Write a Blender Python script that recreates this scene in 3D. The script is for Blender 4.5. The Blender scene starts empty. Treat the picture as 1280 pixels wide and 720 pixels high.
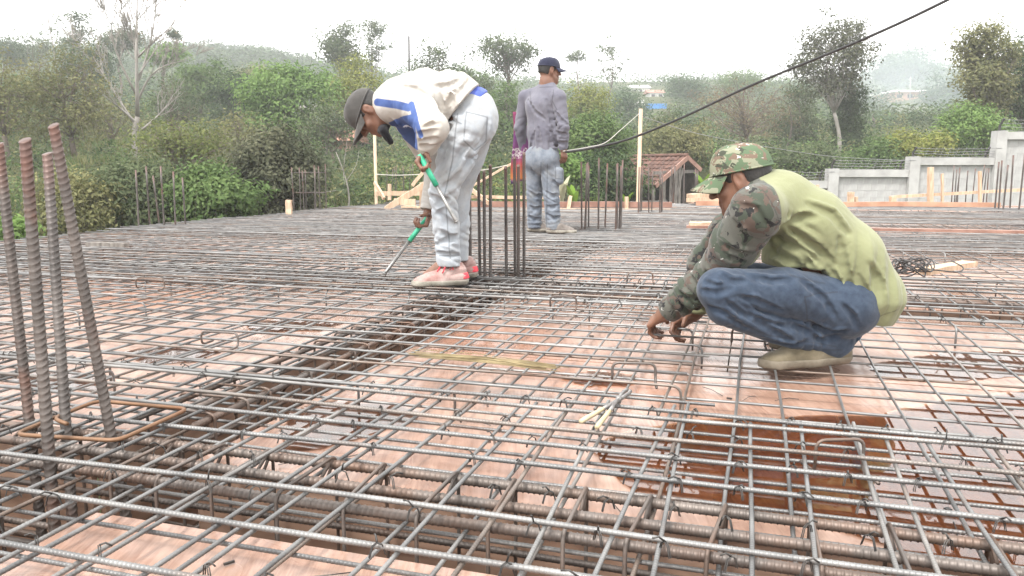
import bpy, math, random
import numpy as np
from mathutils import Vector, Matrix
R = math.radians
SC = bpy.context.scene
COL = SC.collection
# ---------------------------------------------------------------- camera
F_PX, PITCH, CAM_Z = 985.0, R(8.66), 0.62          # focal length in pixels of a 1280 wide frame
cam_d = bpy.data.cameras.new('camera'); cam = bpy.data.objects.new('camera', cam_d); COL.objects.link(cam)
cam_d.sensor_width = 36.0; cam_d.lens = 36.0 * F_PX / 1280.0
cam_d.clip_start = 0.02; cam_d.clip_end = 3000.0
cam.location = (0, 0, CAM_Z); cam.rotation_euler = (R(90) - PITCH, 0, 0)
SC.camera = cam
# ---------------------------------------------------------------- sky, sun, exposure
SUN_EL, SUN_AZ = R(58), R(215)      # a high sun behind thin overcast
W = bpy.data.worlds.new('World'); SC.world = W; W.use_nodes = True
nt = W.node_tree; nt.nodes.clear()
sky = nt.nodes.new('ShaderNodeTexSky'); sky.sky_type = 'NISHITA'; sky.sun_disc = False
sky.sun_elevation = SUN_EL; sky.sun_rotation = SUN_AZ; sky.air_density = 1.0; sky.dust_density = 2.0; sky.ozone_density = 1.0
hs = nt.nodes.new('ShaderNodeHueSaturation'); hs.inputs['Saturation'].default_value = 0.15
cl_ = nt.nodes.new('ShaderNodeMix'); cl_.data_type = 'RGBA'; cl_.inputs[0].default_value = 0.65; cl_.inputs[7].default_value = (9.25, 9.15, 9.0, 1)   # even cloud cover
bg = nt.nodes.new('ShaderNodeBackground'); bg.inputs['Strength'].default_value = 0.1
wo = nt.nodes.new('ShaderNodeOutputWorld')
nt.links.new(sky.outputs[0], hs.inputs['Color']); nt.links.new(hs.outputs[0], cl_.inputs[6]); nt.links.new(cl_.outputs[2], bg.inputs['Color']); nt.links.new(bg.outputs[0], wo.inputs['Surface'])
sl = bpy.data.lights.new('sun', 'SUN'); sl.energy = 1.4; sl.angle = R(14); sl.color = (1.0, 0.97, 0.93)
so = bpy.data.objects.new('sun', sl); COL.objects.link(so)
sd = Vector((math.sin(SUN_AZ) * math.cos(SUN_EL), math.cos(SUN_AZ) * math.cos(SUN_EL), math.sin(SUN_EL)))
so.rotation_euler = sd.to_track_quat('Z', 'Y').to_euler(); so.location = sd * 60
SC.view_settings.view_transform = 'Standard'; SC.view_settings.look = 'None'
SC.view_settings.gamma = 1.0; SC.view_settings.use_curve_mapping = False
SC.view_settings.exposure = 2.05
try:
    SC.cycles.volume_bounces = 1; SC.cycles.transparent_max_bounces = 16; SC.cycles.max_bounces = 6
except Exception: pass

# ---------------------------------------------------------------- measuring helpers
def ray(px, py):
    x = (px - 640.0) / F_PX; y = -(py - 360.0) / F_PX
    return np.array([x, math.cos(PITCH) + y * math.sin(PITCH), -math.sin(PITCH) + y * math.cos(PITCH)])
def at_z(px, py, z=0.0):            # where a sight line meets the level z
    d = ray(px, py); t = (z - CAM_Z) / d[2]
    return np.array([0, 0, CAM_Z]) + d * t
def at_y(px, py, Y):                # where a sight line is Y metres away
    d = ray(px, py)
    return np.array([0, 0, CAM_Z]) + d * (Y / d[1])
GA = R(17.0); SA, CA = math.sin(GA), math.cos(GA)
def G(u, v, z=0.0):                 # slab grid: u runs away along the beams, v to the right
    return np.array([u * SA + v * CA, u * CA - v * SA, z])

# ---------------------------------------------------------------- mesh helpers
def mesh_np(name, V, Q, smooth=False, T=None):
    me = bpy.data.meshes.new(name)
    V = np.asarray(V, dtype=np.float32).reshape(-1, 3)
    Q = np.zeros((0, 4), np.int32) if Q is None else np.asarray(Q, dtype=np.int32).reshape(-1, 4)
    T = np.zeros((0, 3), np.int32) if T is None else np.asarray(T, dtype=np.int32).reshape(-1, 3)
    nq, nt_ = len(Q), len(T)
    me.vertices.add(len(V)); me.vertices.foreach_set('co', V.ravel())
    me.loops.add(nq * 4 + nt_ * 3); me.loops.foreach_set('vertex_index', np.concatenate([Q.ravel(), T.ravel()]))
    me.polygons.add(nq + nt_)
    ls = np.concatenate([np.arange(nq) * 4, nq * 4 + np.arange(nt_) * 3]).astype(np.int32)
    me.polygons.foreach_set('loop_start', ls)
    me.update(calc_edges=True)
    me.polygons.foreach_set('use_smooth', np.full(nq + nt_, bool(smooth)))
    me.validate(); return me
class MB:
    def __init__(s): s.v = []; s.q = []; s.t = []; s.n = 0
    def add(s, V, Q=None, T=None):
        V = np.asarray(V, float).reshape(-1, 3)
        if Q is not None and len(Q): s.q.append(np.asarray(Q, int).reshape(-1, 4) + s.n)
        if T is not None and len(T): s.t.append(np.asarray(T, int).reshape(-1, 3) + s.n)
        s.v.append(V); s.n += len(V); return s
    def box(s, c, size, ax=None, j=0.0, rng=None):
        h = np.asarray(size, float) / 2
        P = np.array([[x, y, z] for z in (-1, 1) for y in (-1, 1) for x in (-1, 1)], float) * h
        if j and rng is not None: P += rng.uniform(-j, j, P.shape)
        if ax is not None: P = P @ np.asarray(ax, float)
        return s.add(P + np.asarray(c, float), [[0, 2, 3, 1], [4, 5, 7, 6], [0, 1, 5, 4], [2, 6, 7, 3], [0, 4, 6, 2], [1, 3, 7, 5]])
    def beam(s, a, b, w, h, up=(0, 0, 1)):            # square timber from a to b
        a = np.asarray(a, float); b = np.asarray(b, float); d = b - a; L = np.linalg.norm(d); d /= L
        up = np.asarray(up, float); sx = np.cross(d, up); sx /= np.linalg.norm(sx); uz = np.cross(sx, d)
        return s.box((a + b) / 2, (L, w, h), np.array([d, sx, uz]))
    def tube(s, pts, r, sides=6, cap=True, closed=False):
        V, Q, T = tube_np(pts, r, sides, cap, closed); return s.add(V, Q, T)
    def mesh(s, name, smooth=False):
        V = np.concatenate(s.v) if s.v else np.zeros((0, 3))
        return mesh_np(name, V, np.concatenate(s.q) if s.q else None, smooth, np.concatenate(s.t) if s.t else None)
def tube_np(pts, r, sides=6, cap=True, closed=False, ring=None):
    P = np.asarray(pts, float); n = len(P); r = np.broadcast_to(np.asarray(r, float), (n,)) if np.ndim(r) < 2 else r
    if closed: tan = np.roll(P, -1, 0) - np.roll(P, 1, 0)
    else: tan = np.gradient(P, axis=0) if n > 2 else np.repeat((P[1] - P[0])[None], 2, 0)
    tan = tan / (np.linalg.norm(tan, axis=1, keepdims=True) + 1e-12)
    ref = np.array([0, 0, 1.0]) if abs(tan[0][2]) < 0.9 else np.array([1.0, 0, 0])
    N = np.zeros((n, 3)); x = np.cross(tan[0], ref); x /= np.linalg.norm(x); N[0] = x
    for i in range(1, n):
        x = N[i-1] - tan[i] * np.dot(N[i-1], tan[i]); N[i] = x / (np.linalg.norm(x) + 1e-12)
    B = np.cross(tan, N)
    th = np.arange(sides) * 2 * math.pi / sides
    rr = r[:, None] if np.ndim(r) < 2 else r
    V = P[:, None, :] + (np.cos(th)[None, :, None] * N[:, None, :] + np.sin(th)[None, :, None] * B[:, None, :]) * np.broadcast_to(rr, (n, sides))[..., None]
    if ring is not None: V = V + tan[:, None, :] * ring[:, :, None]
    V = V.reshape(-1, 3)
    m = n if closed else n - 1
    i = np.arange(m)[:, None]; j = np.arange(sides)[None, :]; i2 = (i + 1) % n; j2 = (j + 1) % sides
    Q = np.stack([i * sides + j, i * sides + j2, i2 * sides + j2, i2 * sides + j], -1).reshape(-1, 4)
    T = []
    if cap and not closed:
        c0, c1 = len(V), len(V) + 1
        V = np.concatenate([V, P[:1], P[-1:]])
        for k in range(sides):
            T.append([c0, (k + 1) % sides, k]); T.append([c1, (n - 1) * sides + k, (n - 1) * sides + (k + 1) % sides])
    return V, Q, np.array(T, int).reshape(-1, 3)
def bend(pts, rad=0.02, n=4):        # round the corners of a polyline
    P = [np.asarray(p, float) for p in pts]; out = [P[0]]
    for i in range(1, len(P) - 1):
        a = P[i-1] - P[i]; b = P[i+1] - P[i]; la, lb = np.linalg.norm(a), np.linalg.norm(b)
        q = min(rad, la * .45, lb * .45); A = P[i] + a / la * q; B = P[i] + b / lb * q
        for k in range(n + 1):
            t = k / n; out.append((1-t)**2 * A + 2*t*(1-t) * P[i] + t*t * B)
    out.append(P[-1]); return np.array(out)

def world_loc(o):
    L = Vector((0, 0, 0))
    while o is not None: L += o.location; o = o.parent
    return L
def link(name, me, m=None, parent=None, kind=None, origin=None):
    """link mesh data given in world coordinates as one object (under parent if any)"""
    o = bpy.data.objects.new(name, me); COL.objects.link(o)
    base = world_loc(parent) if parent is not None else Vector((0, 0, 0))
    if origin is not None:
        og = Vector([float(q) for q in origin]); me.transform(Matrix.Translation(-og)); o.location = og - base
    elif parent is not None: me.transform(Matrix.Translation(-base))
    if parent is not None: o.parent = parent
    if m is not None and not me.materials: me.materials.append(m)
    if kind: o['kind'] = kind
    return o
def tag(o, label=None, cat=None, group=None, kind=None):
    if label: o['label'] = label
    if cat: o['category'] = cat
    if group: o['group'] = group
    if kind: o['kind'] = kind
    return o
def thing(name, loc, label, cat, group=None):
    o = bpy.data.objects.new(name, None); COL.objects.link(o); o.location = [float(q) for q in loc]; o.empty_display_size = 0.1
    return tag(o, label, cat, group)

# ---------------------------------------------------------------- materials
def new_mat(name):
    m = bpy.data.materials.new(name); m.use_nodes = True; t = m.node_tree; b = t.nodes['Principled BSDF']; return m, t, b
def N(t, typ, **kw):
    n = t.nodes.new(typ)
    for k, v in kw.items():
        if k in n.inputs.keys(): n.inputs[k].default_value = v
        else: setattr(n, k, v)
    return n
def ramp(t, src, stops, interp='LINEAR'):
    n = t.nodes.new('ShaderNodeValToRGB'); cr = n.color_ramp; cr.interpolation = interp
    while len(cr.elements) < len(stops): cr.elements.new(0.5)
    for e, (p, c) in zip(cr.elements, stops):
        e.position = p; e.color = (c[0], c[1], c[2], 1) if not np.isscalar(c) else (c, c, c, 1)
    t.links.new(src, n.inputs[0]); return n.outputs[0]
def noise(t, scale, detail=4, rough=.55, coord='Object', vec=None, stretch=None, dist=0.0):
    if vec is None:
        tc = t.nodes.new('ShaderNodeTexCoord'); vec = tc.outputs[coord]
    if stretch is not None:
        mp = t.nodes.new('ShaderNodeMapping'); mp.inputs['Scale'].default_value = stretch[:3]
        if len(stretch) > 3: mp.inputs['Rotation'].default_value = (0, 0, stretch[3])
        t.links.new(vec, mp.inputs[0]); vec = mp.outputs[0]
    n = t.nodes.new('ShaderNodeTexNoise'); n.inputs['Scale'].default_value = scale; n.inputs['Detail'].default_value = detail
    n.inputs['Roughness'].default_value = rough; n.inputs['Distortion'].default_value = dist
    t.links.new(vec, n.inputs['Vector']); return n.outputs['Fac']
def mix(t, fac, a, b, blend='MIX'):
    n = t.nodes.new('ShaderNodeMix'); n.data_type = 'RGBA'; n.blend_type = blend
    for sock, val in ((n.inputs[0], fac), (n.inputs[6], a), (n.inputs[7], b)):
        if hasattr(val, 'is_linked') or hasattr(val, 'links'): t.links.new(val, sock)
        elif np.isscalar(val): sock.default_value = val
        else: sock.default_value = (val[0], val[1], val[2], 1)
    return n.outputs[2]
def mathn(t, op, a, b=None, clamp=False):
    n = t.nodes.new('ShaderNodeMath'); n.operation = op; n.use_clamp = clamp
    for s_, v_ in ((n.inputs[0], a), (n.inputs[1], b)):
        if v_ is None: continue
        if hasattr(v_, 'links'): t.links.new(v_, s_)
        else: s_.default_value = v_
    return n.outputs[0]
def bump(t, b, h, strength=.3, dist=.01):
    n = t.nodes.new('ShaderNodeBump'); n.inputs['Strength'].default_value = strength; n.inputs['Distance'].default_value = dist
    t.links.new(h, n.inputs['Height']); t.links.new(n.outputs[0], b.inputs['Normal'])
def simple(name, c1, c2=None, scale=20, rough=.7, metal=0.0, bmp=0.0, stretch=None, spec=.5, detail=4, bscale=None, bdist=.005, stops=(.35, .65)):
    m, t, b = new_mat(name); b.inputs['Roughness'].default_value = rough; b.inputs['Metallic'].default_value = metal
    b.inputs['Specular IOR Level'].default_value = spec
    if c2 is None: b.inputs['Base Color'].default_value = (*c1, 1)
    else:
        f = noise(t, scale, detail, stretch=stretch); c = ramp(t, f, [(stops[0], c1), (stops[1], c2)]); t.links.new(c, b.inputs['Base Color'])
    if bmp: bump(t, b, noise(t, bscale or scale * 3, 5, stretch=stretch), bmp, bdist)
    return m
M_TIMBER = simple('fresh sawn timber', (.36, .25, .165), (.50, .37, .26), 5, .65, bmp=.2, stretch=(6, 6, 1), bdist=.003)
M_REDBOARD = simple('red film faced board edge', (.17, .085, .06), (.28, .155, .115), 5, .45, bmp=.15)
# ================================================================ land
rl = np.random.default_rng(21)
PXT = [-900, 0, 120, 230, 330, 420, 560, 700, 800, 900, 1000, 1080, 1160, 1230, 1300, 2200]
SKT = [60,  66,  62,  72,  74,  92, 104, 108, 108, 104, 108, 104, 88, 110, 120, 130]
GT_Y = [14, 18, 25, 35, 50, 80, 130, 200, 320]
GT_G = [-.75, -.42, -.12, .12, .30, .54, .80, 1.0, .93]
def terrain(X, Y):
    X = np.asarray(X, float); Y = np.asarray(Y, float)
    yc = np.maximum(Y, 14.0); px = 640 + F_PX * X / yc
    e = (210 - np.interp(px, PXT, SKT)) / F_PX
    g = np.interp(yc, GT_Y, GT_G)
    left = np.clip((420 - px) / 260, 0, 1) * np.clip((yc - 15) / 8, 0, 1) * np.clip((70 - yc) / 30, 0, 1)
    z = .62 + yc * e * (g + .17 * left)
    z = z + .5 * np.sin(X * .11 + 1.3) * np.sin(Y * .09) * np.clip((Y - 18) / 40, 0, 1)
    st = .75; f = z / st - np.floor(z / st); zt = (np.floor(z / st) + np.clip((f - .35) / .3, 0, 1)) * st     # terraces
    z = z + (zt - z) * left * .9
    z = np.where(Y > 320, z - (Y - 320) * .12, z)
    rgt = np.clip((px - 870) / 50, 0, 1) * np.clip((25.6 - yc) / 1.2, 0, 1); z = z + (-2.6 - z) * rgt
    mid = np.clip((px - 745) / 25, 0, 1) * np.clip((905 - px) / 25, 0, 1) * np.clip((29.5 - yc) / 1.5, 0, 1); z = z + (-1.7 - z) * mid
    w = np.clip((yc - 14) / 4, 0, 1)
    return np.where(Y < 14, -3.3, -3.3 + (z + 3.3) * w)
xs = np.concatenate([np.linspace(-700, -130, 20), np.linspace(-125, 125, 126), np.linspace(130, 700, 20)])
ys = np.concatenate([np.linspace(-300, 8, 12), np.linspace(10, 70, 81), np.linspace(72, 330, 80), np.linspace(340, 1200, 20)])
XX, YY = np.meshgrid(xs, ys); ZZ = terrain(XX, YY) + rl.normal(0, .05, XX.shape) * (YY > 12)
nx, ny = len(xs), len(ys); ii = np.arange(ny - 1)[:, None] * nx + np.arange(nx - 1)[None, :]
Qg = np.stack([ii, ii + 1, ii + nx + 1, ii + nx], -1).reshape(-1, 4)
def m_ground():
    m, t, b = new_mat('terraced hillside grass')
    geo = t.nodes.new('ShaderNodeNewGeometry'); P = geo.outputs['Position']
    c = ramp(t, noise(t, .22, 6, .65, vec=P), [(.3, (.03, .05, .018)), (.48, (.055, .07, .028)), (.6, (.085, .085, .042)), (.75, (.115, .10, .06))])
    c = mix(t, .4, c, ramp(t, noise(t, 2.4, 6, .75, vec=P), [(.3, (.02, .035, .013)), (.7, (.12, .12, .06))]))
    t.links.new(c, b.inputs['Base Color']); b.inputs['Roughness'].default_value = .95; b.inputs['Specular IOR Level'].default_value = .1
    bump(t, b, noise(t, 3, 6, .8, vec=P), .8, .3); return m
link('ground', mesh_np('ground', np.stack([XX, YY, ZZ], -1).reshape(-1, 3), Qg, True), m_ground(), kind='structure')

# ================================================================ foliage helpers
_lm = {}
def m_leaf(name, c1, c2, trans=.35, dead=None):
    if name in _lm: return _lm[name]
    m = bpy.data.materials.new(name); m.use_nodes = True; t = m.node_tree; t.nodes.clear()
    geo = t.nodes.new('ShaderNodeNewGeometry'); oi = t.nodes.new('ShaderNodeObjectInfo')
    st = [(0, c1), (.85, c2)] + ([(.9, dead)] if dead else [])
    c = ramp(t, geo.outputs['Random Per Island'], st)
    n = noise(t, .7, 3, .6, vec=geo.outputs['Position'])
    c = mix(t, .6, c, ramp(t, n, [(.3, (.55, .6, .55)), (.7, (1.35, 1.25, 1.1))]), 'MULTIPLY')
    d = t.nodes.new('ShaderNodeBsdfDiffuse'); tr = t.nodes.new('ShaderNodeBsdfTranslucent'); mx = t.nodes.new('ShaderNodeMixShader'); o = t.nodes.new('ShaderNodeOutputMaterial')
    mx.inputs[0].default_value = trans
    t.links.new(c, d.inputs[0]); t.links.new(c, tr.inputs[0]); t.links.new(d.outputs[0], mx.inputs[1]); t.links.new(tr.outputs[0], mx.inputs[2]); t.links.new(mx.outputs[0], o.inputs[0])
    _lm[name] = m; return m
def leaves_np(C, size, rs, up=.35, aspect=.5, out=None):
    """one folded-flat lozenge leaf at every centre of C"""
    n = len(C); size = np.broadcast_to(size, (n,)) * rs.uniform(.6, 1.35, n)
    nrm = rs.normal(0, 1, (n, 3)); nrm[:, 2] = np.abs(nrm[:, 2]) + up; nrm = nrm * .8 + (0 if out is None else out * .9); nrm /= np.linalg.norm(nrm, axis=1, keepdims=True)
    a = rs.normal(0, 1, (n, 3)); a -= nrm * (a * nrm).sum(1, keepdims=True); a /= np.linalg.norm(a, axis=1, keepdims=True)
    b = np.cross(nrm, a); s = size[:, None]
    k = rs.uniform(-.12, .12, (n, 1))
    V = np.stack([C - a * s * .5, C + b * s * aspect * .5 + a * s * k, C + a * s * .5 - nrm * s * .08, C - b * s * aspect * .5 + a * s * k], 1).reshape(-1, 3)
    return V, np.arange(n * 4).reshape(-1, 4)
M_BARK = simple('grey brown bark', (.09, .07, .055), (.17, .14, .115), 6, .95, bmp=.5)
M_PALEBARK = simple('pale grey bark', (.20, .18, .16), (.28, .26, .235), 3, .9, bmp=.4)
M_DARKBARK = simple('dark bark', (.045, .038, .03), (.09, .075, .06), 6, .95, bmp=.5)
def limb(p, q, r0, r1, rs, sag=.15, n=6):
    p, q = np.asarray(p, float), np.asarray(q, float); t = np.linspace(0, 1, n)[:, None]; L = np.linalg.norm(q - p)
    off = rs.normal(0, .07, 3) * L
    P = p + (q - p) * t + off * (np.sin(t * math.pi)) + np.array([0, 0, sag * L]) * (t * (1 - t)) * 1.5
    return P, np.linspace(r0, r1, n)
def bez(px0, py0, Y): return at_y(px0, py0, Y)

def crown_tree(name, label, cat, group, Y, box, leafmat, nclu, per, sig, lsize, shape='ball', bark=None, tr=.12, trunk_px=None, seed=0, fork=.35, limbs=14, up=.35, hang=0.0, aspect=.5, base=None, twig=True):
    """tree fitted to its crown's extent; clumps of leaves on the ends of limbs"""
    rs = np.random.default_rng(seed * 13 + 5); x0, x1, y0, y1 = box
    cx = (x0 + x1) / 2 if trunk_px is None else trunk_px
    A, B = at_y(x0, y1, Y), at_y(x1, y0, Y); C = (A + B) / 2; rx = abs(B[0] - A[0]) / 2; rz = abs(B[2] - A[2]) / 2; ry = rx * .9
    bx = at_y(cx, 200, Y)[0]; gz = float(terrain(bx, Y)) - .15 if base is None else base
    root = thing(name, (bx, Y, gz), label, cat, group)
    cl = []
    while len(cl) < nclu:
        p = rs.uniform(-1, 1, 3)
        d = np.linalg.norm(p)
        if d > 1 or (shape == 'ball' and d < .45 and rs.random() < .7): continue
        if shape == 'flat': p[2] = p[2] * (1 - .35 * (p[0] ** 2 + p[1] ** 2)) if p[2] > 0 else p[2] * .5
        if shape == 'cone' and np.hypot(p[0], p[1]) > (1.02 - p[2]) / 1.7: continue
        if shape == 'layer': p[2] = (np.round(p[2] * 2.5) / 2.5) + rs.normal(0, .05)
        cl.append(C + p * rs.uniform(.78, 1.16) * [rx, ry, rz])
    cl = np.array(cl)
    top = np.array([C[0], C[1], C[2] + rz * .6]); foot = np.array([bx, Y, gz]); fz = max(gz + (C[2] - rz - gz) * .85, gz + .2) if fork is None else gz + (C[2] - gz) * (1 - fork)
    fk = np.array([bx + (C[0] - bx) * .5, C[1], fz]); w = MB()
    P, r = limb(foot, fk, tr, tr * .72, rs, 0, 7); w.tube(P, r, 7)
    P2, r2 = limb(fk, top, tr * .7, tr * .12, rs, 0, 8); w.tube(P2, r2, 6)
    order = rs.permutation(len(cl))[:limbs]
    for k in order:
        t = rs.uniform(0, .65); s = P2[int(t * 7)]
        if cl[k][2] < s[2] - .3: s = P2[0]
        Pb, rb = limb(s, cl[k], tr * .32 * (1 - t * .5), tr * .05, rs, .12, 6); w.tube(Pb, rb, 5)
        if twig:
            for _ in range(3):
                q = cl[k] + rs.normal(0, sig * 1.1, 3); Pc, rc = limb(Pb[3], q, tr * .1, tr * .025, rs, .1, 4); w.tube(Pc, rc, 4, cap=False)
    link('trunk', w.mesh('trunk', True), bark or M_BARK, root)
    wgt = rs.uniform(.3, 1.7, len(cl)); cnt = np.maximum(3, (per * wgt * 2.8).astype(int)); lsize = lsize * .66
    cc = np.repeat(cl, cnt, 0); g = rs.normal(0, 1, cc.shape); g /= np.linalg.norm(g, axis=1, keepdims=True); g *= (rs.random((len(cc), 1)) ** .6) * sig * np.repeat(wgt, cnt)[:, None] ** .5 * 1.75
    g[:, 2] *= .62; g[:, 2] -= hang * np.abs(rs.normal(0, 1, len(cc)))
    V, Q = leaves_np(cc + g, lsize, rs, up, aspect, g / (np.linalg.norm(g, axis=1, keepdims=True) + 1e-6) + .5 * (cc - C) / [rx, ry, rz])
    link('crown', mesh_np('crown', V, Q), leafmat, root)
    return root
# leaf colours (daylight base colours)
L_BRIGHT = m_leaf('fresh bright green leaf', (.098, .168, .055), (.175, .262, .095))
L_MID = m_leaf('mid green leaf', (.070, .115, .046), (.132, .190, .080))
L_DARK = m_leaf('deep green leaf', (.030, .052, .028), (.070, .102, .050))
L_GREYDK = m_leaf('dull grey green leaf', (.056, .080, .046), (.122, .148, .088))
L_OLIVE = m_leaf('olive brown leaf', (.108, .118, .058), (.205, .205, .108))
L_YELLOW = m_leaf('yellow green leaf', (0.118, 0.153, 0.041), (0.236, 0.248, 0.083))
L_PURPLE = m_leaf('purplish dull leaf', (.058, .066, .044), (.125, .132, .092))
L_OLIVE2 = m_leaf('olive green leaf', (.085, .11, .04), (.165, .185, .075))
L_DRY = m_leaf('dry sparse leaf', (0.130, 0.100, 0.065), (0.236, 0.195, 0.130))
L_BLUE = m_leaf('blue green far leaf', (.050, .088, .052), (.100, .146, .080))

T = crown_tree
tg = 'trees on the hillside beyond the deck'
# --- left side
T('broadleaf_tree', 'fresh bright green rounded tree above the white railed house', 'tree', tg, 36, (303, 414, 72, 192), L_BRIGHT, 85, 70, .50, .26, 'ball', M_DARKBARK, .16, 362, 1, .5, 26)
T('broadleaf_tree', 'small dark blue green dome tree left of the bright green tree', 'tree', tg, 46, (268, 328, 92, 152), L_DARK, 40, 70, .55, .30, 'ball', M_DARKBARK, .12, 298, 2, .5, 12)
T('broadleaf_tree', 'mid green tree with a fresh lighter lower side behind the bare tree', 'tree', tg, 50, (232, 282, 72, 130), L_MID, 40, 55, .6, .32, 'ball', M_DARKBARK, .12, 255, 3, .5, 12)
T('broadleaf_tree', 'little lime green treetop beside the limbs of the bare tree', 'tree', tg, 58, (186, 226, 56, 82), L_BRIGHT, 18, 50, .5, .32, 'flat', M_BARK, .1, 205, 4, .4, 8)
T('broadleaf_tree', 'broad brownish thin leaved tree in front of the terraces', 'tree', tg, 26, (34, 128, 58, 190), L_OLIVE, 95, 26, .42, .16, 'ball', M_BARK, .10, 96, 5, .55, 40)
T('broadleaf_tree', 'open brownish tree with a forked stem at the left picture edge', 'tree', tg, 24, (-40, 42, 66, 170), L_OLIVE, 50, 22, .42, .16, 'ball', M_BARK, .09, 8, 6, .55, 26)
T('slender_tree', 'spindly hazy tree poking over the left skyline with sparse tufts', 'tree', tg, 70, (68, 110, 12, 62), L_GREYDK, 22, 28, .6, .34, 'ball', M_BARK, .1, 88, 7, .5, 14)
T('slender_tree', 'dark tufted tree on the far left skyline', 'tree', tg, 80, (-14, 36, 36, 82), L_DARK, 24, 40, .9, .42, 'cone', M_BARK, .14, 10, 8, .5, 10)
T('slender_tree', 'dark feathery treetop behind the upper limbs of the bare tree', 'tree', tg, 72, (124, 178, 30, 66), L_GREYDK, 26, 40, .8, .36, 'flat', M_BARK, .12, 150, 9, .4, 12)
T('slender_tree', 'single round tuft of leaves on a bare stem above the pine ridge', 'tree', tg, 64, (210, 227, 40, 52), L_GREYDK, 7, 38, .32, .28, 'ball', M_BARK, .035, 214, 10, .1, 5)
T('umbrella_tree', 'low spreading yellow green tree below the bare tree', 'tree', tg, 19, (170, 282, 144, 212), L_OLIVE2, 70, 15, .28, .13, 'flat', M_BARK, .08, 222, 11, .5, 36)
T('bush', 'large dull purplish bush beside the starter bars with rings', 'shrub', 'bushes along the left deck edge', 14.5, (288, 398, 168, 282), L_PURPLE, 110, 60, .24, .13, 'ball', M_DARKBARK, .06, 345, 12, .8, 30)
T('bush', 'leafy fresh green bush growing against the deck edge', 'shrub', 'bushes along the left deck edge', 12.2, (222, 312, 204, 296), L_MID, 80, 55, .18, .12, 'ball', M_DARKBARK, .05, 268, 13, .8, 20)
T('bush', 'grey green tangled bush behind the left column bars', 'shrub', 'bushes along the left deck edge', 12.5, (128, 232, 190, 300), L_GREYDK, 80, 46, .22, .11, 'ball', M_DARKBARK, .05, 185, 14, .8, 30)
T('bush', 'pale thin bush on the slope behind the four thick bars', 'shrub', 'bushes along the left deck edge', 11.5, (40, 140, 214, 312), L_OLIVE, 60, 34, .2, .1, 'ball', M_DARKBARK, .04, 92, 15, .8, 30)
T('bush', 'small bright weed clump at the lower left edge of the deck', 'shrub', 'bushes along the left deck edge', 9.2, (-20, 34, 270, 322), L_BRIGHT, 30, 40, .1, .1, 'ball', M_DARKBARK, .02, 8, 16, .8, 8)
T('bush', 'dark scrub under the bright green tree beside the house', 'shrub', 'bushes along the left deck edge', 20, (330, 400, 176, 232), L_GREYDK, 50, 60, .32, .15, 'ball', M_DARKBARK, .06, 365, 17, .8, 14)
T('broadleaf_tree', 'pale green leafy tree on the slope between the forked stem and the brown tree', 'tree', tg, 44, (10, 70, 92, 150), L_MID, 44, 36, .5, .24, 'ball', M_BARK, .1, 40, 50, .5, 20)
T('broadleaf_tree', 'dark leafy tree behind the broad brownish tree below the skyline', 'tree', tg, 60, (78, 140, 60, 112), L_DARK, 44, 40, .7, .3, 'ball', M_BARK, .12, 110, 51, .5, 16)
T('broadleaf_tree', 'thin leaved olive tree just left of the bare tree trunk', 'tree', tg, 31, (112, 170, 118, 196), L_OLIVE, 46, 14, .42, .17, 'ball', M_BARK, .07, 140, 52, .6, 34)
T('broadleaf_tree', 'thin leaved grey green tree just right of the bare tree trunk', 'tree', tg, 33, (184, 250, 96, 160), L_GREYDK, 44, 14, .42, .18, 'ball', M_BARK, .07, 214, 53, .6, 34)
T('broadleaf_tree', 'rusty brown topped tree above the dark dome tree', 'tree', tg, 66, (296, 340, 78, 112), L_OLIVE, 30, 36, .6, .3, 'flat', M_BARK, .1, 318, 54, .4, 12)
T('broadleaf_tree', 'straggly olive tree over the dull purplish bush', 'tree', tg, 22, (256, 344, 140, 206), L_OLIVE, 60, 13, .32, .14, 'flat', M_BARK, .06, 300, 55, .6, 40)
T('slender_tree', 'lone hazy tree with a forked top right of the dark feathery treetop', 'tree', tg, 76, (28, 66, 40, 78), L_GREYDK, 18, 26, .7, .32, 'ball', M_BARK, .1, 48, 56, .5, 12)
T('broadleaf_tree', 'soft grey green tree left of the lone timber stake', 'tree', tg, 30, (376, 440, 128, 190), L_GREYDK, 40, 22, .4, .18, 'ball', M_BARK, .08, 420, 57, .6, 24)
# --- middle
T('slender_tree', 'tall hazy dark tree with a ragged top left of the bent man', 'tree', tg, 62, (406, 446, 24, 90), L_GREYDK, 30, 46, .7, .34, 'ball', M_BARK, .13, 426, 18, .55, 14)
T('slender_tree', 'slim tree of airy round tufts on the skyline over the bent man', 'tree', tg, 70, (446, 490, 16, 82), L_GREYDK, 26, 22, .5, .32, 'ball', M_BARK, .09, 468, 19, .6, 20)
T('bamboo_clump', 'yellowish feathery bamboo clump above the cap of the bent man', 'bamboo', tg, 44, (404, 482, 76, 172), L_YELLOW, 60, 50, .5, .24, 'ball', M_BARK, .08, 440, 20, .7, 20)
T('slender_tree', 'grey airy tree just above the white jacket', 'tree', tg, 58, (516, 566, 42, 128), L_GREYDK, 34, 24, .5, .30, 'ball', M_BARK, .1, 540, 21, .55, 24)
T('slender_tree', 'grey airy tree between the jacket and the flat topped tree', 'tree', tg, 52, (556, 614, 62, 150), L_GREYDK, 44, 30, .5, .28, 'ball', M_BARK, .1, 584, 22, .55, 24)
T('umbrella_tree', 'flat topped spreading tree on the skyline left of the standing man', 'tree', tg, 60, (598, 678, 36, 92), L_GREYDK, 48, 32, .55, .30, 'layer', M_BARK, .15, 634, 23, .35, 30)
T('broadleaf_tree', 'leafy hazy tree right behind the back of the standing man', 'tree', tg, 42, (600, 668, 92, 190), L_MID, 50, 40, .45, .24, 'ball', M_BARK, .11, 640, 24, .6, 20)
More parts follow.
